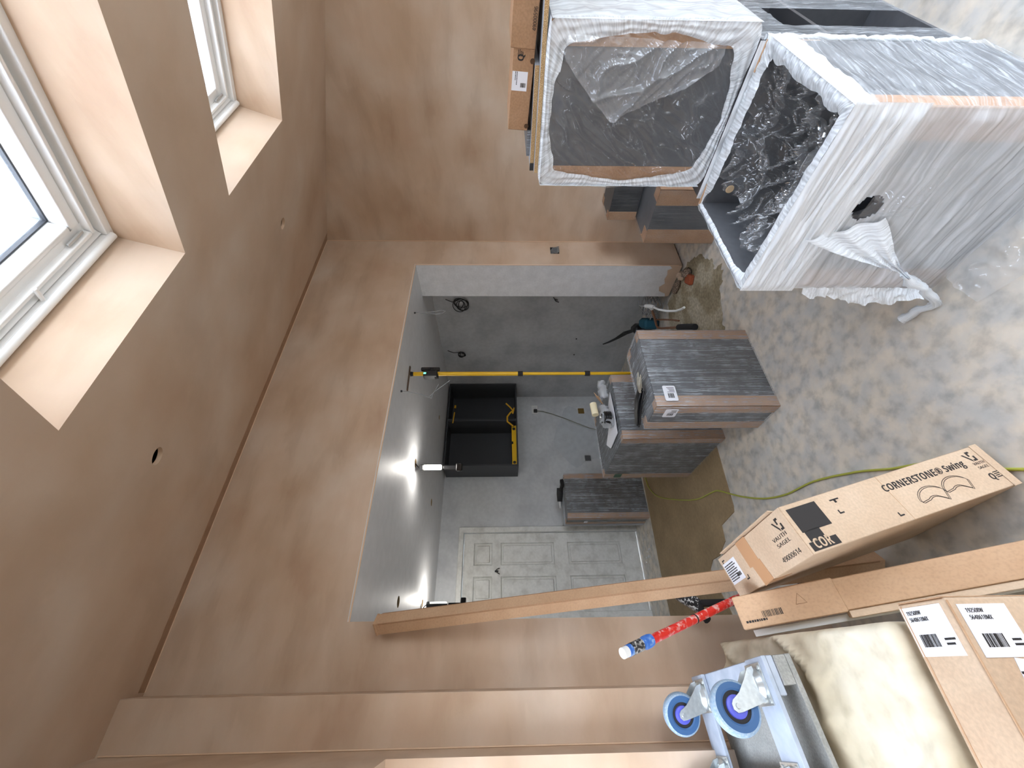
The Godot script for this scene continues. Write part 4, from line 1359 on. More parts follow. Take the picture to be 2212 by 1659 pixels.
	b.box(kt + kb * Vector3(0, -0.60, -0.03), Vector3(0.088, 0.62, 0.052), 0.004, kb)
	part(t, "body", b, M.card)
	b = MB.new()
	b.box(kt + kb * Vector3(0.0, -0.15, -0.03), Vector3(0.096, 0.30, 0.06), 0.004, kb)
	part(t, "lid", b, M.card)
	b = MB.new()
	b.box(kt + kb * Vector3(-0.054, -0.605, -0.034), Vector3(0.022, 0.61, 0.044), 0.003, kb)
	part(t, "inner_tray", b, M.card_pale)
	var kf := kt + kz * 0.0005
	small_print(t, kf + kb * Vector3(-0.028, -0.05, 0), -ky, kx, 0.07, 0.014, 1, 61)
	barcode(t, kf + kb * Vector3(-0.014, -0.10, 0), -ky, kx, 0.06, 0.018, 14, 62)
	b = MB.new()
	outline(b, [Vector2(-0.016, -0.013), Vector2(0.016, -0.013), Vector2(0.0, 0.016)], kf + kb * Vector3(0.008, -0.19, 0), -ky, kx, 0.0009)
	part(t, "warning_triangle", b, M.card_brown, "brown printed warning triangle")
	b = MB.new()
	b.box(kt + kb * Vector3(-0.061, -0.45, -0.066), Vector3(0.02, 0.85, 0.016), 0.002, kb)
	solo("white_strip", b, M.white_plastic, Vector3(0.19, 0, -1.1), "long white plastic strip leaning beside the two-part carton", "strip")

	# ---- dust sheet over a stack
	var x0 := -0.215
	var x1 := 0.050
	var z0 := -1.855
	var z1 := -1.058
	var top := 0.762
	b = MB.new()
	b.sheet(90, 110, func(u, w):
		var over := 0.78
		var px: float = lerpf(x0 - 0.02, x1 + over, u)
		var pz: float = lerpf(z0 - over, z1 + 0.5, w)
		var ox: float = maxf(0.0, px - x1)
		var oz: float = maxf(0.0, z0 - pz) - maxf(0.0, pz - z1)
		var drop := sqrt(ox * ox + oz * oz)
		var dir := Vector3(ox, 0, -oz).normalized() if drop > 0.0 else Vector3.ZERO
		var p: Vector3 = Vector3(minf(px, x1), top, clampf(pz, z0, z1))
		var r := 0.026
		var fl: float = minf(drop, r * 1.57) / r
		p += dir * r * sin(fl)
		p.y -= r * (1.0 - cos(fl)) + maxf(0.0, drop - r * 1.57)
		var s := p + Vector3(0, 0, 0)
		if pz < z1:
			p += dir * (0.012 * nz(Vector3(px, 0, pz), 7.0) * minf(1.0, drop * 5.0) + 0.004 * minf(1.0, drop * 3.0))
		var near: float = clampf(1.0 - drop * 8.0, 0.0, 1.0)
		p.y += near * (0.016 * nz(s + Vector3(5, 0, 2), 3.0) + 0.024 * pow(maxf(0.0, fold(Vector3(s.x + s.z * 0.45, 0, s.z * 0.55 + 0.5), 4.2)), 2.0) + 0.007 * pow(maxf(0.0, fold(Vector3(s.x - s.z * 0.5, 0, s.z * 0.5 + 3.5), 8.0)), 2.0) + 0.003 * nz(s, 9.0) - 0.015)
		p.y = maxf(p.y, 0.004)
		return p)
	solo("dust_sheet", b, M.cloth, Vector3(0.0, 0, -1.45), "stained cream cotton dust sheet draped over a stack by the left wall", "dust sheet")
	b = MB.new()
	b.span(Vector3(x0 + 0.01, 0, z0 + 0.02), Vector3(x1 - 0.008, top - 0.06, z1 - 0.02), 0.01)
	solo("covered_stack", b, M.card_brown, Vector3(-0.08, 0, -1.45), "stack of cartons hidden under the cream dust sheet", "box")

	# ---- labelled carton in front of it
	t = thing("carton", "brown carton with white barcode labels standing before the dust sheet", "box", Vector3(-0.2, 0, -0.95))
	b = MB.new()
	b.span(Vector3(-0.52, 0, -1.012), Vector3(0.105, 0.72, -0.89), 0.005)
	part(t, "body", b, M.card_pale)
	b = MB.new()
	b.box(Vector3(-0.21, 0.718, -0.8885), Vector3(0.62, 0.004, 0.003), 0.001)
	part(t, "seam", b, M.card)
	b = MB.new()
	b.box(Vector3(-0.21, 0.7205, -1.0), Vector3(0.62, 0.002, 0.004), 0.001)
	part(t, "seam", b, M.card)
	b = MB.new()
	b.box(Vector3(0.106, 0.62, -0.95), Vector3(0.002, 0.2, 0.11), 0.001)
	part(t, "end_flap", b, M.card)
	var lt := Vector3(0.052, 0.7205, -0.955)
	b = MB.new()
	b.box(lt, Vector3(0.088, 0.001, 0.098), 0.0)
	lab = part(t, "label", b, M.paper, "white barcode label on the top")
	var rt := Vector3(0, 0, 1)         # reads towards the camera, letters' tops to the right
	var ut := Vector3(1, 0, 0)
	lettering(lab, "192508W", lt + Vector3(0.033, 0.001, -0.020), rt, ut, 0.0075, M.ink, "Droid Sans", 400, 0.8)
	lettering(lab, "564861BMX", lt + Vector3(0.021, 0.001, -0.014), rt, ut, 0.0075, M.ink, "Droid Sans", 400, 0.8)
	barcode(lab, lt + Vector3(-0.017, 0.001, -0.012), rt, ut, 0.04, 0.022, 15, 71)
	small_print(lab, lt + Vector3(-0.02, 0.001, 0.034), rt, ut, 0.026, 0.016, 2, 72)
	var lf := Vector3(0.048, 0.655, -0.889)
	b = MB.new()
	b.box(lf, Vector3(0.088, 0.098, 0.001), 0.0)
	lab = part(t, "label", b, M.paper, "white barcode label on the side")
	rt = Vector3(0, -1, 0)
	lettering(lab, "192508W", lf + Vector3(0.033, 0.020, 0.001), rt, ut, 0.0075, M.ink, "Droid Sans", 400, 0.8)
	lettering(lab, "564861BMX", lf + Vector3(0.021, 0.014, 0.001), rt, ut, 0.0075, M.ink, "Droid Sans", 400, 0.8)
	barcode(lab, lf + Vector3(-0.017, 0.012, 0.001), rt, ut, 0.04, 0.022, 15, 73)
	small_print(lab, lf + Vector3(-0.02, -0.034, 0.001), rt, ut, 0.026, 0.016, 2, 74)
	var l3 := Vector3(-0.055, 0.60, -0.889)
	b = MB.new()
	b.box(l3, Vector3(0.10, 0.12, 0.001), 0.0, Basis(Vector3(0, 0, 1), -0.15))
	lab = part(t, "label", b, M.paper, "white shipping label")
	small_print(lab, l3 + Vector3(0, 0.02, 0.001), rt, ut, 0.07, 0.08, 9, 75)

	# ---- dolly lying wheels up on the dust sheet
	var db := Basis(Vector3.UP, 0.10) * Basis(Vector3(0, 0, 1), 0.05)
	t = thing("dolly", "grey wooden dolly with blue castors lying wheels up on the dust sheet", "dolly", Vector3(-0.165, 0.80, -1.585), "", true, db)
	b = MB.new()
	b.span(Vector3(-0.165, 0.0, -0.275), Vector3(0.165, 0.016, 0.275), 0.002)
	part(t, "deck", b, M.dolly_frame)
	for z in [-0.245, 0.0, 0.245]:
		for x in [-0.135, 0.13]:
			b = MB.new()
			b.span(Vector3(x - 0.034, 0.016, z - 0.06 if z == 0.0 else z - 0.03), Vector3(x + 0.034, 0.05, z + 0.06 if z == 0.0 else z + 0.03), 0.002)
			part(t, "block", b, M.dolly_frame)
	for x in [-0.13, 0.12]:
		b = MB.new()
		b.span(Vector3(x - 0.045, 0.05, -0.272), Vector3(x + 0.045, 0.070, 0.272), 0.003)
		part(t, "runner", b, M.dolly_board)
	for z in [-0.22, 0.225]:
		b = MB.new()
		b.span(Vector3(-0.165, 0.0705, z - 0.05), Vector3(0.165, 0.0835, z + 0.05), 0.002)
		part(t, "cross_board", b, M.dolly_board)
	for z in [-0.205, 0.21]:
		for x in [-0.10, 0.105]:
			castor(t, Vector3(x, 0.0835, z), -0.25 if z < 0.0 else 0.1)

	# ---- red extension pole
	var p0 := Vector3(0.035, 1.254, -1.40)
	var p1 := Vector3(0.434, 0.012, -2.03)
	var pd := (p1 - p0).normalized()
	t = thing("extension_pole", "paint-splashed red extension pole with a blue grip leaning behind the cartons", "pole", Vector3(0.434, 0, -2.03))
	b = MB.new(); b.tube([p0 + pd * 0.12, p1], 0.0135, 16); part(t, "shaft", b, M.red_paint)
	b = MB.new(); b.tube([p0 + pd * 0.345, p0 + pd * 0.35], 0.0148, 16); part(t, "joint_ring", b, M.rubber, "black ring")
	b = MB.new(); b.tube([p0 + pd * 0.02, p0 + pd * 0.09, p0 + pd * 0.095, p0 + pd * 0.115, p0 + pd * 0.125], [0.0155, 0.016, 0.0185, 0.0185, 0.0165], 18); part(t, "grip", b, M.blue_paint, "chipped blue grip")
	b = MB.new(); b.tube([p0 + pd * 0.035, p0 + pd * 0.08], 0.0163, 18); part(t, "worn_band", b, M.scuffed_black, "worn black band")
	b = MB.new(); b.tube([p0, p0 + pd * 0.022], 0.0145, 18); part(t, "end_cap", b, M.white_plastic, "white end cap")

	# ---- black clamp standing behind the pole
	t = thing("floor_clamp", "black dusty clamp tool standing behind the red pole", "clamp", Vector3(0.245, 0, -2.12))
	b = MB.new()
	b.tube([Vector3(0.245, 0.0, -2.12), Vector3(0.243, 0.68, -2.13)], 0.016, 10)
	part(t, "post", b, M.rubber)
	b = MB.new()
	b.prism([Vector2(0.30, 0.80), Vector2(0.305, 0.74), Vector2(0.25, 0.66), Vector2(0.205, 0.672), Vector2(0.212, 0.70), Vector2(0.262, 0.775)], Vector3(0, 0, -2.15), Vector3.RIGHT, Vector3.UP, Vector3(0, 0, 1), 0.0, 0.03)
	part(t, "jaw", b, M.scuffed_black, "dusty black jaw")
	b = MB.new()
	b.tube([Vector3(0.235, 0.675, -2.13), Vector3(0.195, 0.685, -2.11), Vector3(0.170, 0.675, -2.09)], [0.014, 0.016, 0.018], 8)
	part(t, "handle", b, M.rubber)
	b = MB.new()
	b.sheet(16, 16, func(u, w):
		var a: float = u * TAU
		var h: float = w * PI
		var p := Vector3(0.30 + 0.055 * cos(a) * sin(h), 0.13 + 0.13 * cos(h), -2.0 + 0.05 * sin(a) * sin(h))
		return p + Vector3(1, 0, 1) * 0.01 * crease(p, 16.0))
	solo("plastic_sack", b, plain(52, 40, 42, 0.3), Vector3(0.3, 0, -2.0), "dark crumpled plastic sack behind the leaning cartons", "sack")


func castor(parent: Node3D, at: Vector3, turn: float) -> void:
	var b := MB.new()
	b.box(at + Vector3(0, 0.0015, 0), Vector3(0.095, 0.003, 0.085), 0.001)
	for e in [[-1, -1], [1, -1], [1, 1], [-1, 1]]:
		b.lathe(at + Vector3(e[0] * 0.037, 0.003, e[1] * 0.032), Basis.IDENTITY, [[0.006, 0.0], [0.006, 0.003], [0.0001, 0.004]], 8)
	var plate := part(parent, "castor_plate", b, M.zinc)
	var s := Basis(Vector3.UP, turn)
	b = MB.new()
	b.lathe(at, Basis.IDENTITY, [[0.041, 0.003], [0.041, 0.009], [0.036, 0.014], [0.030, 0.020], [0.012, 0.022], [0.0001, 0.022]], 24)
	for e in [-1.0, 1.0]:
		var prof := [Vector2(0.040, 0.012), Vector2(0.036, 0.028), Vector2(0.012, 0.048), Vector2(-0.016, 0.076), Vector2(-0.030, 0.100), Vector2(-0.038, 0.106), Vector2(-0.050, 0.106), Vector2(-0.058, 0.097), Vector2(-0.057, 0.084), Vector2(-0.048, 0.045), Vector2(-0.040, 0.012)]
		b.prism(prof, at + s * Vector3(0, 0, e * 0.0215), s * Vector3.RIGHT, Vector3.UP, s * Vector3(0, 0, 1), -0.0015, 0.0015)
	part(plate, "fork", b, M.zinc, "galvanised fork")
	var w := at + s * Vector3(-0.044, 0.092, 0)
	var ax := s * Basis(Vector3.RIGHT, PI / 2)
	b = MB.new()
	b.lathe(w, ax, [[0.0545, -0.0165], [0.059, -0.0135], [0.0618, -0.009], [0.0625, -0.004], [0.0625, 0.004], [0.0618, 0.009], [0.059, 0.0135], [0.0545, 0.0165]], 40)
	part(plate, "tyre", b, M.tyre, "scuffed blue rubber tyre")
	b = MB.new()
	b.lathe(w, ax, [[0.036, -0.0145], [0.041, -0.0165], [0.0545, -0.0165]], 40)
	part(plate, "tyre_wall", b, M.tyre_side)
	b = MB.new()
	b.lathe(w, ax, [[0.0545, 0.0165], [0.041, 0.0165], [0.036, 0.0145]], 40)
	part(plate, "tyre_wall", b, M.tyre_side)
	b = MB.new()
	b.lathe(w, ax, [[0.0001, 0.012], [0.0365, 0.0125], [0.0365, -0.0125], [0.0001, -0.012]], 30)
	part(plate, "wheel_core", b, M.rubber)
	b = MB.new()
	b.lathe(w, ax, [[0.0001, -0.019], [0.020, -0.019], [0.026, -0.017], [0.027, -0.012], [0.027, 0.012], [0.026, 0.017], [0.020, 0.019], [0.0001, 0.019]], 28)
	part(plate, "hub", b, M.hub_blue, "blue plastic hub")
	b = MB.new()
	b.lathe(w, ax, [[0.0001, -0.028], [0.006, -0.028], [0.007, -0.023], [0.0045, -0.023], [0.0045, 0.023], [0.007, 0.023], [0.006, 0.028], [0.0001, 0.028]], 12)
	part(plate, "axle_bolt", b, M.steel)


func work_lamp(at: Vector3, label: String, energy: float, turn: float) -> void:
	var t := thing("work_lamp", label, "lamp", at, "hanging work lamps", true, Basis(Vector3.UP, turn))
	var b := MB.new()
	b.tube([Vector3(0.03, 0.0, -0.03), Vector3(0.0, -0.03, -0.012), Vector3(0.0, -0.045, 0.0)], 0.004, 8)
	part(t, "hook", b, M.black)
	b = MB.new()
	b.box(Vector3(0, -0.058, 0), Vector3(0.05, 0.032, 0.044), 0.008)
	part(t, "head", b, M.black)
	b = MB.new()
	b.box(Vector3(0, -0.15, -0.014), Vector3(0.046, 0.17, 0.016), 0.004)
	part(t, "housing", b, M.black)
	var glow := StandardMaterial3D.new()
	glow.albedo_color = Color(1, 1, 1)
	glow.emission_enabled = true
	glow.emission = Color(1.0, 0.98, 0.94)
	glow.emission_energy_multiplier = 4.0
	b = MB.new()
	b.box(Vector3(0, -0.15, 0.008), Vector3(0.044, 0.155, 0.024), 0.008)
	part(t, "led_panel", b, glow, "glowing white LED panel")
	b = MB.new()
	b.box(Vector3(0, -0.30, -0.004), Vector3(0.036, 0.13, 0.034), 0.01)
	part(t, "handle", b, M.black)
	b = MB.new()
	b.box(Vector3(0, -0.375, 0.012), Vector3(0.068, 0.05, 0.085), 0.008)
	part(t, "battery", b, M.black_gloss)
	if at.x < 1.0:  # orange pencil-like rod with a black end, beside the lamp
		b = MB.new(); b.tube([Vector3(0.02, -0.11, -0.04), Vector3(0.075, -0.2, 0.045)], 0.006, 8); part(t, "rod", b, plain(214, 132, 40, 0.5), "thin orange rod")
		b = MB.new(); b.tube([Vector3(0.075, -0.2, 0.045), Vector3(0.088, -0.222, 0.06)], 0.0085, 8); part(t, "rod_end", b, M.black, "black rod tip")
	var lamp := OmniLight3D.new()
	lamp.name = "led_light"
	lamp.light_color = Color(1.0, 0.98, 0.95)
	lamp.light_energy = energy
	lamp.light_size = 0.03
	lamp.omni_range = 12.0
	lamp.omni_attenuation = 2.0
	lamp.shadow_enabled = true
	t.add_child(lamp)
	lamp.position = Vector3(0, -0.15, 0.052)


func wall_things() -> void:
	var b: MB
	var t: Node3D
	# ---- dark wall units
	var y0 := 1.40
	var y1 := 2.315
	var z0 := ROOM_BACK
	var z1 := ROOM_BACK + 0.345
	for k in 2:
		var x0: float = [2.03, 2.672][k]
		var x1: float = [2.671, 3.25][k]
		t = thing("wall_unit", ["graphite open wall unit holding a yellow spirit level", "graphite open wall unit in the corner, next to the yellow prop"][k], "cabinet", Vector3((x0 + x1) / 2, y0, z0), "dark wall units")
		for q in [[x0, x0 + 0.018], [x1 - 0.018, x1]]:
			b = MB.new(); b.span(Vector3(q[0], y0, z0), Vector3(q[1], y1, z1), 0.001); part(t, "side_panel", b, M.graphite_dark)
		b = MB.new(); b.span(Vector3(x0 + 0.018, y0, z0), Vector3(x1 - 0.018, y0 + 0.018, z1), 0.001); part(t, "base_panel", b, M.graphite_dark)
		b = MB.new(); b.span(Vector3(x0 + 0.018, y1 - 0.018, z0), Vector3(x1 - 0.018, y1, z1), 0.001); part(t, "top_panel", b, M.graphite_dark)
		b = MB.new(); b.span(Vector3(x0 + 0.018, y0 + 0.018, z0), Vector3(x1 - 0.018, y1 - 0.018, z0 + 0.012), 0.001); part(t, "back_panel", b, M.graphite_dark)
	# spirit level on the base of the left unit
	t = thing("spirit_level", "yellow spirit level standing along the bottom of the wall unit", "level", Vector3(2.37, y0 + 0.018, z1 - 0.04))
	b = MB.new()
	b.span(Vector3(2.06, y0 + 0.018, z1 - 0.05), Vector3(2.60, y0 + 0.076, z1 - 0.028), 0.002)
	part(t, "beam", b, M.yellow)
	for x in [2.085, 2.55]:
		b = MB.new()
		b.lathe(Vector3(x, y0 + 0.047, z1 - 0.028), Basis(Vector3.RIGHT, PI / 2), [[0.019, 0.0], [0.019, 0.002], [0.0001, 0.002]], 20)
		part(t, "vial", b, M.black, "round black vial housing")
	b = MB.new()
	b.span(Vector3(2.335, y0 + 0.058, z1 - 0.052), Vector3(2.37, y0 + 0.078, z1 - 0.026), 0.002)
	part(t, "vial", b, M.black, "black middle vial")
	# yellow clamp gripping both units
	t = thing("trigger_clamp", "yellow clamp gripping the two wall units at the bottom", "clamp", Vector3(2.72, y0, z1))
	b = MB.new()
	b.tube([Vector3(2.565, 1.455, z1 + 0.02), Vector3(2.60, 1.50, z1 + 0.028), Vector3(2.625, 1.53, z1 + 0.03), Vector3(2.70, 1.53, z1 + 0.03), Vector3(2.76, 1.49, z1 + 0.03), Vector3(2.79, 1.455, z1 + 0.03)], 0.012, 8)
	part(t, "frame", b, M.yellow_dull)
	b = MB.new()
	b.tube([Vector3(2.79, 1.455, z1 + 0.03), Vector3(2.84, 1.49, z1 + 0.035), Vector3(2.90, 1.545, z1 + 0.035)], 0.010, 8)
	b.tube([Vector3(2.745, 1.46, z1 + 0.03), Vector3(2.80, 1.445, z1 + 0.035), Vector3(2.83, 1.44, z1 + 0.035)], 0.010, 8)
	part(t, "handle", b, M.yellow_dull)
	b = MB.new()
	b.tube([Vector3(2.565, 1.455, z1 + 0.012), Vector3(2.585, 1.458, z1 + 0.02)], 0.014, 10)
	part(t, "pad", b, M.rubber)
	# small clamp at the top of the corner unit
	t = thing("bar_clamp", "slim yellow bar clamp hanging at the top of the corner wall unit", "clamp", Vector3(2.78, 2.2, z1))
	b = MB.new()
	b.tube([Vector3(2.62, 2.235, z1 + 0.012), Vector3(2.78, 2.222, z1 + 0.012)], 0.008, 8)
	part(t, "bar", b, M.yellow_dull)
	b = MB.new()
	b.tube([Vector3(2.845, 2.22, z1 + 0.012), Vector3(2.885, 2.218, z1 + 0.012)], 0.013, 8)
	part(t, "handle", b, M.yellow_dull)
	b = MB.new()
	b.tube([Vector3(2.78, 2.222, z1 + 0.012), Vector3(2.845, 2.22, z1 + 0.012)], 0.007, 8)
	part(t, "screw", b, M.black)

	# ---- yellow telescopic prop with a laser level
	var px := 1.963
	var pz := -2.625
	t = thing("support_prop", "yellow telescopic prop braced between the floor and the back room ceiling", "pole", Vector3(px, 0, pz))
	b = MB.new(); b.tube([Vector3(px, 1.44, pz), Vector3(px, 2.31, pz)], 0.0165, 18); part(t, "upper_tube", b, M.yellow)
	b = MB.new(); b.tube([Vector3(px, 0.02, pz), Vector3(px, 1.46, pz)], 0.0125, 18); part(t, "lower_tube", b, M.yellow)
	for y in [1.45, 0.905]:
		b = MB.new(); b.tube([Vector3(px, y - 0.02, pz), Vector3(px, y + 0.02, pz)], 0.021, 18); part(t, "collar", b, M.rubber, "black collar")
	b = MB.new(); b.tube([Vector3(px, 2.31, pz), Vector3(px, 2.334, pz)], [0.016, 0.02], 14); b.box(Vector3(px, 0.01, pz), Vector3(0.09, 0.02, 0.09), 0.004); part(t, "foot", b, M.rubber, "black rubber foot")
	b = MB.new()
	b.box(Vector3(1.885, 2.330, pz + 0.045), Vector3(0.22, 0.008, 0.022), 0.002, Basis(Vector3.UP, -0.12))
	solo("packing_strip", b, plain(92, 74, 60, 0.8), Vector3(1.885, 2.33, pz), "thin dark wooden strip pressed to the ceiling by the prop", "strip")
	t = thing("laser_level", "black laser level with a green light clamped to the yellow prop", "laser level", Vector3(px, 2.12, pz + 0.03))
	b = MB.new()
	b.box(Vector3(px - 0.035, 2.165, pz + 0.035), Vector3(0.055, 0.11, 0.06), 0.008)
	part(t, "body", b, M.black)
	b = MB.new()
	b.box(Vector3(px + 0.034, 2.175, pz + 0.016), Vector3(0.03, 0.15, 0.03), 0.006)
	b.box(Vector3(px, 2.16, pz + 0.028), Vector3(0.08, 0.03, 0.02), 0.004)
	part(t, "bracket", b, M.black)
	b = MB.new()
	b.box(Vector3(px - 0.05, 2.118, pz + 0.03), Vector3(0.03, 0.03, 0.03), 0.004)
	part(t, "knob", b, M.rubber)
	var led := StandardMaterial3D.new()
	led.albedo_color = Color(0.6, 1.0, 0.85)
	led.emission_enabled = true
	led.emission = Color(0.45, 1.0, 0.8)
	led.emission_energy_multiplier = 1.5
	b = MB.new()
	b.box(Vector3(px - 0.04, 2.206, pz + 0.064), Vector3(0.016, 0.02, 0.004), 0.001)
	part(t, "led_window", b, led, "green glowing window")

	# ---- hanging work lamps
	work_lamp(Vector3(1.41, 2.335, -3.20), "lit work lamp hanging from a ceiling hole before the dark wall units", 0.13, -0.42)
	work_lamp(Vector3(0.50, 2.335, -4.17), "work lamp hanging near the door behind the long slim carton", 0.17, 2.3)

	# ---- sockets and boxes
	t = thing("wall_socket", "white double socket with a black plug on the back room wall", "socket", Vector3(3.03, 1.13, ROOM_BACK))
	b = MB.new(); b.box(Vector3(3.03, 1.133, ROOM_BACK + 0.004), Vector3(0.145, 0.088, 0.008), 0.002); part(t, "plate", b, M.white_plastic)
	b = MB.new(); b.box(Vector3(3.0, 1.125, ROOM_BACK + 0.026), Vector3(0.045, 0.05, 0.036), 0.006); part(t, "plug", b, M.black)
	b = MB.new()
	for q in [[3.06, 1.15], [3.07, 1.128], [3.05, 1.128]]:
		b.box(Vector3(q[0], q[1], ROOM_BACK + 0.0082), Vector3(0.006, 0.006, 0.001), 0.0)
	part(t, "socket_hole", b, M.black)
	b = MB.new()
	b.tube([Vector3(2.998, 1.10, ROOM_BACK + 0.03), Vector3(2.985, 1.02, ROOM_BACK + 0.034), Vector3(2.94, 0.90, ROOM_BACK + 0.04), Vector3(2.87, 0.74, ROOM_BACK + 0.045), Vector3(2.78, 0.56, ROOM_BACK + 0.05), Vector3(2.70, 0.40, ROOM_BACK + 0.06), Vector3(2.62, 0.2, ROOM_BACK + 0.09), Vector3(2.5, 0.02, ROOM_BACK + 0.25), Vector3(2.2, 0.012, ROOM_BACK + 0.42), Vector3(1.95, 0.012, ROOM_BACK + 0.47)], 0.006, 8)
	solo("power_cord", b, M.cord_grey, Vector3(2.9, 0, ROOM_BACK + 0.05), "grey green cord running down from the black plug in the socket", "cord")
	for q in [[3.008, 0.471, 0.08, 0.08, "brass"], [2.277, 0.464, 0.08, 0.082, "grey"], ]:
		t = thing("socket_box", "empty %s socket box set in the back room wall" % ["brown", "grey"][int(q[4] == "grey")], "socket box", Vector3(q[0], q[1], ROOM_BACK), "socket boxes in the back room wall")
		b = MB.new()
		var c := Vector3(q[0], q[1], ROOM_BACK)
		for e in [-1.0, 1.0]:
			b.box(c + Vector3(e * q[2] / 2, 0, 0.002), Vector3(0.006, q[3], 0.006), 0.001)
			b.box(c + Vector3(0, e * q[3] / 2, 0.002), Vector3(q[2], 0.006, 0.006), 0.001)
		part(t, "rim", b, M.brass if q[4] == "brass" else M.steel)
		b = MB.new()
		b.box(c + Vector3(0, 0, 0.0016), Vector3(q[2] - 0.006, q[3] - 0.006, 0.0012), 0.0)
		part(t, "back", b, M.brass if q[4] == "brass" else plain(84, 86, 88, 0.6))
	t = thing("socket_box", "black back box with loose wires in the plaster beside the opening", "socket box", Vector3(3.063, 1.123, WB))
	b = MB.new()
	b.box(Vector3(3.063, 1.123, WB - 0.043), Vector3(0.093, 0.076, 0.002), 0.0)
	for e in [-1.0, 1.0]:
		b.box(Vector3(3.063 + e * 0.046, 1.123, WB - 0.022), Vector3(0.0015, 0.076, 0.04), 0.0)
		b.box(Vector3(3.063, 1.123 + e * 0.0375, WB - 0.022), Vector3(0.092, 0.0015, 0.04), 0.0)
	part(t, "back_box", b, plain(52, 52, 54, 0.6))
	b = MB.new()
	for k in 5:
		var s := Vector3(3.028 + k * 0.017, 1.155, WB - 0.03)
		b.tube([s, s + Vector3(0.004, -0.02, 0.03), s + Vector3(-0.006, -0.05, 0.034), s + Vector3(0.008, -0.072, 0.044), s + Vector3(-0.004, -0.05, 0.046)], 0.0035, 6)
	part(t, "wires", b, M.wire_grey, "loose grey wires")

	# ---- cables left in the grey walls and ceiling
	for q in [[3.245, 2.03, -3.08, 0.075, 5, "large coil of black cable on the grey wall close to the white reveal"], [3.245, 2.10, -3.93, 0.045, 4, "small coil of black cable higher up the grey wall"]]:
		t = thing("cable_coil", q[5], "cable", Vector3(3.256, q[1], q[2]), "cable coils on the grey wall")
		b = MB.new()
		var pts := []
		var turns: int = q[4]
		for i in turns * 22:
			var a := TAU * i / 22.0
			var r: float = q[3] * (0.85 + 0.55 * nz(Vector3(i * 0.06, q[2], 0), 1.0))
			var cy: float = q[3] * 0.5 * nz(Vector3(i * 0.03, 4, q[2]), 1.0)
			var cz: float = q[3] * 0.6 * nz(Vector3(9, i * 0.03, q[2]), 1.0)
			pts.append(Vector3(3.249 - 0.03 * float(i) / (turns * 22) - 0.004 * sin(a * 0.5), q[1] + cy + r * sin(a), q[2] + cz + r * cos(a) * 1.1))
		b.tube(pts, 0.0042, 6)
		part(t, "coil", b, M.black)
		b = MB.new()
		b.tube([Vector3(3.254, q[1] + 0.17, q[2] + 0.06), Vector3(3.246, q[1] + 0.14, q[2] + 0.05), Vector3(3.244, q[1] + 0.10, q[2] + 0.03), Vector3(3.243, q[1] + 0.03, q[2] + q[3] * 0.8)], 0.0042, 6)
		part(t, "lead", b, M.black)
	for q in [[2.471, -2.446, 0, "pair of grey wires looping down from the ceiling near the white reveal"], [1.671, -2.443, 1, "grey wires bent below the ceiling next to the yellow prop"]]:
		t = thing("ceiling_wire", q[3], "wire", Vector3(q[0], 2.335, q[1]), "wires hanging from the back room ceiling")
		b = MB.new()
		var a := Vector3(q[0], 2.335, q[1])
		if q[2] == 0:
			b.tube([a, a + Vector3(0.004, -0.09, 0.0), a + Vector3(0.012, -0.18, 0.004), a + Vector3(0.03, -0.225, 0.0), a + Vector3(0.022, -0.26, 0.0)], 0.003, 6)
			b.tube([a + Vector3(0.004, -0.01, 0), a + Vector3(-0.008, -0.09, 0.004), a + Vector3(-0.016, -0.18, 0), a + Vector3(-0.008, -0.235, 0), a + Vector3(0.022, -0.262, 0)], 0.003, 6)
		else:
			b.tube([a, a + Vector3(-0.002, -0.05, 0), a + Vector3(-0.03, -0.15, 0), a + Vector3(-0.055, -0.215, 0.0), a + Vector3(-0.065, -0.23, 0), a + Vector3(-0.03, -0.235, 0), a + Vector3(0.06, -0.27, 0.0)], 0.003, 6)
			b.tube([a + Vector3(-0.05, -0.215, 0.004), a + Vector3(0.0, -0.25, 0.0), a + Vector3(0.055, -0.31, 0.0), a + Vector3(0.095, -0.35, 0)], 0.003, 6)
		part(t, "wire", b, M.wire_grey)
		b = MB.new()
		b.lathe(a, Basis(Vector3.RIGHT, PI), [[0.008, 0.0], [0.007, 0.012], [0.0001, 0.014]], 10)
		part(t, "grommet", b, M.rubber)


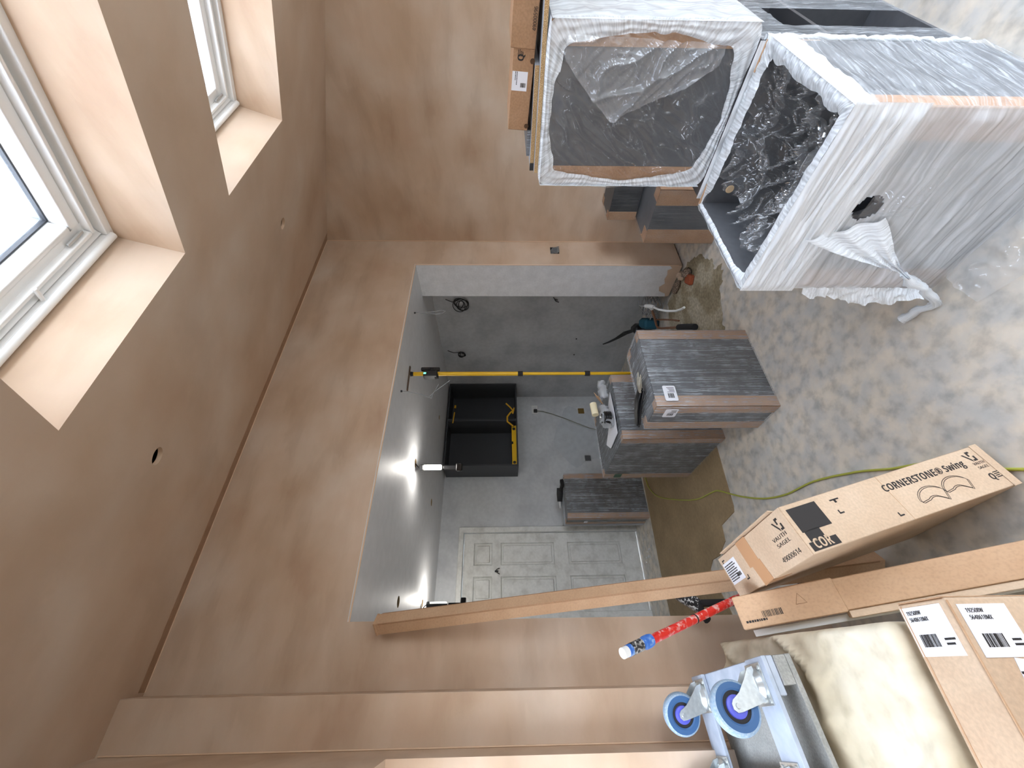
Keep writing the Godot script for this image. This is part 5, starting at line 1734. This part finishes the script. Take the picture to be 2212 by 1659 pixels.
func small_things() -> void:
	var b: MB
	var t: Node3D
	# ---- extension cord over the floor
	var pts := []
	var c := Curve3D.new()
	for q in [[1.80, -4.27], [1.70, -4.235], [1.58, -4.19], [1.417, -3.991], [1.224, -3.538], [1.112, -3.198], [1.071, -2.92], [1.039, -2.825], [0.928, -2.623], [0.832, -2.397], [0.781, -2.186], [0.763, -1.95], [0.704, -1.693], [0.646, -1.522], [0.60, -1.36], [0.508, -1.201], [0.476, -1.135], [0.40, -0.95], [0.3, -0.7]]:
		c.add_point(Vector3(q[0], 0.0, q[1]))
	for i in c.point_count:
		var a := c.get_point_position(maxi(i - 1, 0))
		var e := c.get_point_position(mini(i + 1, c.point_count - 1))
		c.set_point_in(i, (a - e) / 6.0)
		c.set_point_out(i, (e - a) / 6.0)
	for p in c.tessellate(4, 2):
		pts.append(p + Vector3(0, 0.0055 + (0.006 if p.z < -2.74 else 0.0), 0))
	b = MB.new()
	b.tube(pts, 0.0052, 8)
	solo("floor_cable", b, M.cord_green, Vector3(0.8, 0, -2.2), "thin yellow green cord winding across the concrete floor", "cable")

	# ---- mortar smeared on the floor at the foot of the opening
	b = MB.new()
	var poly := []
	var base := [Vector2(2.80, -2.15), Vector2(2.70, -2.02), Vector2(2.60, -1.99), Vector2(2.52, -1.92), Vector2(2.44, -1.96), Vector2(2.38, -1.87), Vector2(2.27, -1.92), Vector2(2.26, -2.0), Vector2(2.12, -2.04), Vector2(2.06, -2.1), Vector2(1.95, -2.1), Vector2(1.87, -2.19), Vector2(2.0, -2.4), Vector2(2.12, -2.6), Vector2(2.3, -2.75), Vector2(2.6, -2.8), Vector2(2.84, -2.7), Vector2(2.85, -2.3)]
	for i in base.size():
		var p: Vector2 = base[i]
		var q: Vector2 = base[(i + 1) % base.size()]
		for k in 5:
			var m := p.lerp(q, k / 5.0)
			poly.append(m + Vector2(wob.get_noise_2d(m.x * 30, m.y * 30), wob.get_noise_2d(m.y * 30 + 9, m.x * 30)) * 0.03)
	b.prism(poly, Vector3.ZERO, Vector3.RIGHT, Vector3(0, 0, 1), Vector3.UP, 0.0, 0.0025)
	solo("mortar_smear", b, M.mortar, Vector3(2.4, 0, -2.3), "olive brown smear of damp mortar on the floor below the white reveal", "mortar")

	# ---- broken brick and rubble at the foot of the reveal
	var lump := func(at: Vector3, r: Vector3, sd: float) -> MB:
		var m := MB.new()
		m.sheet(18, 12, func(u, w):
			var a: float = u * TAU
			var h: float = w * PI
			var d := Vector3(cos(a) * sin(h), cos(h), sin(a) * sin(h))
			var k: float = 1.0 + 0.35 * wob.get_noise_3d(d.x * 2 + sd, d.y * 2, d.z * 2)
			var p: Vector3 = at + d * r * k
			p.y = maxf(p.y, 0.002)
			return p)
		return m
	t = thing("brick_lump", "broken lump of red brick with black and plaster crust at the foot of the reveal", "brick", Vector3(2.66, 0, -2.24))
	b = MB.new()
	b.box(Vector3(2.655, 0.022, -2.235), Vector3(0.10, 0.045, 0.085), 0.012, Basis(Vector3.UP, 0.5))
	part(t, "brick", b, M.brick, "red brick")
	part(t, "crust", lump.call(Vector3(2.72, 0.03, -2.225), Vector3(0.042, 0.04, 0.045), 2.0), M.rubble, "black and pale crust")
	solo("rubble_lump", lump.call(Vector3(2.79, 0.03, -2.315), Vector3(0.045, 0.035, 0.03), 5.0), M.plaster, Vector3(2.77, 0, -2.31), "pale plaster lump against the bottom of the reveal", "rubble")
	solo("rubble_lump", lump.call(Vector3(2.80, 0.02, -2.45), Vector3(0.035, 0.03, 0.075), 8.0), M.rubble, Vector3(2.775, 0, -2.42), "blackened rubble strip along the bottom of the reveal", "rubble")

	# ---- stub of old pipework at the threshold
	t = thing("pipework", "capped copper and white plastic pipes rising behind the labelled wrapped unit", "pipe", Vector3(2.55, 0, -2.7))
	b = MB.new()
	b.tube([Vector3(2.25, 0.03, -2.385), Vector3(2.36, 0.03, -2.50), Vector3(2.455, 0.031, -2.605)], 0.027, 12)
	part(t, "black_sleeve", b, M.rubber)
	b = MB.new()
	b.tube([Vector3(2.45, 0.033, -2.60), Vector3(2.53, 0.035, -2.69), Vector3(2.62, 0.037, -2.79), Vector3(2.70, 0.04, -2.88), Vector3(2.755, 0.048, -2.93), Vector3(2.765, 0.07, -2.90), Vector3(2.768, 0.12, -2.80), Vector3(2.772, 0.195, -2.665)], 0.0115, 10)
	part(t, "copper_pipe", b, M.copper, "paint-spotted copper pipe")
	b = MB.new()
	b.tube([Vector3(2.768, 0.10, -2.83), Vector3(2.68, 0.07, -2.74), Vector3(2.58, 0.045, -2.64), Vector3(2.50, 0.03, -2.57)], 0.008, 8)
	part(t, "branch_pipe", b, M.copper, "old brown copper pipe")
	b = MB.new()
	b.tube([Vector3(2.772, 0.175, -2.69), Vector3(2.772, 0.215, -2.65)], [0.017, 0.021], 12)
	b.tube([Vector3(2.80, 0.235, -2.68), Vector3(2.772, 0.21, -2.655), Vector3(2.735, 0.185, -2.63)], [0.018, 0.021, 0.017], 12)
	part(t, "tee_fitting", b, M.white_plastic, "white plastic fitting")
	b = MB.new()
	b.tube([Vector3(2.74, 0.19, -2.635), Vector3(2.69, 0.15, -2.62), Vector3(2.62, 0.11, -2.57), Vector3(2.54, 0.075, -2.49), Vector3(2.49, 0.065, -2.42), Vector3(2.465, 0.065, -2.375)], 0.0105, 10)
	part(t, "white_pipe", b, M.white_plastic, "white plastic pipe")
	b = MB.new()
	b.tube([Vector3(2.80, 0.235, -2.68), Vector3(2.83, 0.262, -2.705), Vector3(2.845, 0.275, -2.715)], [0.010, 0.011, 0.006], 10)
	part(t, "tap_spindle", b, M.steel)
	# ---- wires on the floor behind
	t = thing("wire_heap", "tangle of grey wires on the floor under the grey wall", "wires", Vector3(2.95, 0, -2.85))
	b = MB.new()
	for k in 9:
		var q := []
		for i in 15:
			var a := i * 0.42 + k
			q.append(Vector3(2.86 + 0.014 * k + 0.10 * cos(a) * (0.7 + 0.05 * k), 0.02 + 0.12 * absf(sin(a * 0.5 + k)) + 0.008 * k, -2.79 + 0.11 * sin(a)))
		b.tube(q, 0.0055, 6)
	part(t, "wires", b, M.wire_grey)
	b = MB.new()
	for k in 4:
		b.tube([Vector3(3.03 + 0.01 * k, 0.012, -3.27), Vector3(3.03 + 0.01 * k, 0.12, -3.27), Vector3(3.04 + 0.008 * k, 0.2 + 0.012 * k, -3.33), Vector3(3.07, 0.27 + 0.012 * k, -3.44), Vector3(3.15, 0.325 + 0.008 * k, -3.60), Vector3(3.21, 0.36 + 0.004 * k, -3.70)], 0.006, 6)
	solo("cable_tail", b, M.black, Vector3(3.05, 0, -3.35), "bunch of black cable ends bending up the grey wall from the tool bag", "cable")
	t = thing("tool_bag", "teal and black tool bag on the floor behind the labelled unit", "bag", Vector3(2.92, 0, -3.08))
	b = MB.new()
	b.box(Vector3(2.90, 0.08, -3.02), Vector3(0.20, 0.16, 0.11), 0.03, Basis(Vector3.UP, 0.75))
	part(t, "body", b, plain(28, 84, 104, 0.7))
	b = MB.new()
	b.box(Vector3(2.95, 0.105, -3.16), Vector3(0.16, 0.21, 0.11), 0.04, Basis(Vector3.UP, 0.6))
	part(t, "pocket", b, M.black)

	# ---- fixings left on the grey wall
	for q in [[1.046, -2.99], [1.03, -3.02]]:
		b = MB.new()
		b.tube([Vector3(3.256, q[0], q[1]), Vector3(3.245, q[0] - 0.02, q[1] - 0.02), Vector3(3.243, q[0] - 0.05, q[1] - 0.03)], 0.005, 6)
		solo("wire_tail", b, M.black, Vector3(3.25, q[0], q[1]), "%s of two short black wire tails poking out next to the white reveal" % ["upper", "lower"][int(q[0] < 1.04)], "wire", "wire tails in the grey wall")
	for q in [[0.698, -3.656], [0.683, -3.955]]:
		b = MB.new()
		b.lathe(Vector3(3.2562, q[0], q[1]), Basis(Vector3(0, 0, 1), PI / 2), [[0.010, 0.0], [0.009, 0.004], [0.0001, 0.005]], 10)
		solo("wall_plug", b, M.rubber, Vector3(3.256, q[0], q[1]), "tiny dark wall plug in the grey wall, %s the white reveal" % ["closer to", "farther from"][int(q[1] < -3.8)], "wall plug", "wall plugs in the grey wall")
	# ---- chips of plaster by the far door
	for k in 12:
		var at := Vector3(1.05 + rng.randf_range(-0.12, 0.16), 0.0, -4.68 + rng.randf_range(-0.1, 0.16))
		b = MB.new()
		var r := rng.randf_range(0.006, 0.016)
		b.box(at + Vector3(0, r * 0.35, 0), Vector3(r * 1.8, r * 0.7, r), r * 0.2, Basis(Vector3.UP, rng.randf_range(0, 3)))
		solo("plaster_chip", b, M.white_paint, at, "small white chip of plaster on the floor in front of the door", "debris", "plaster chips in front of the door")
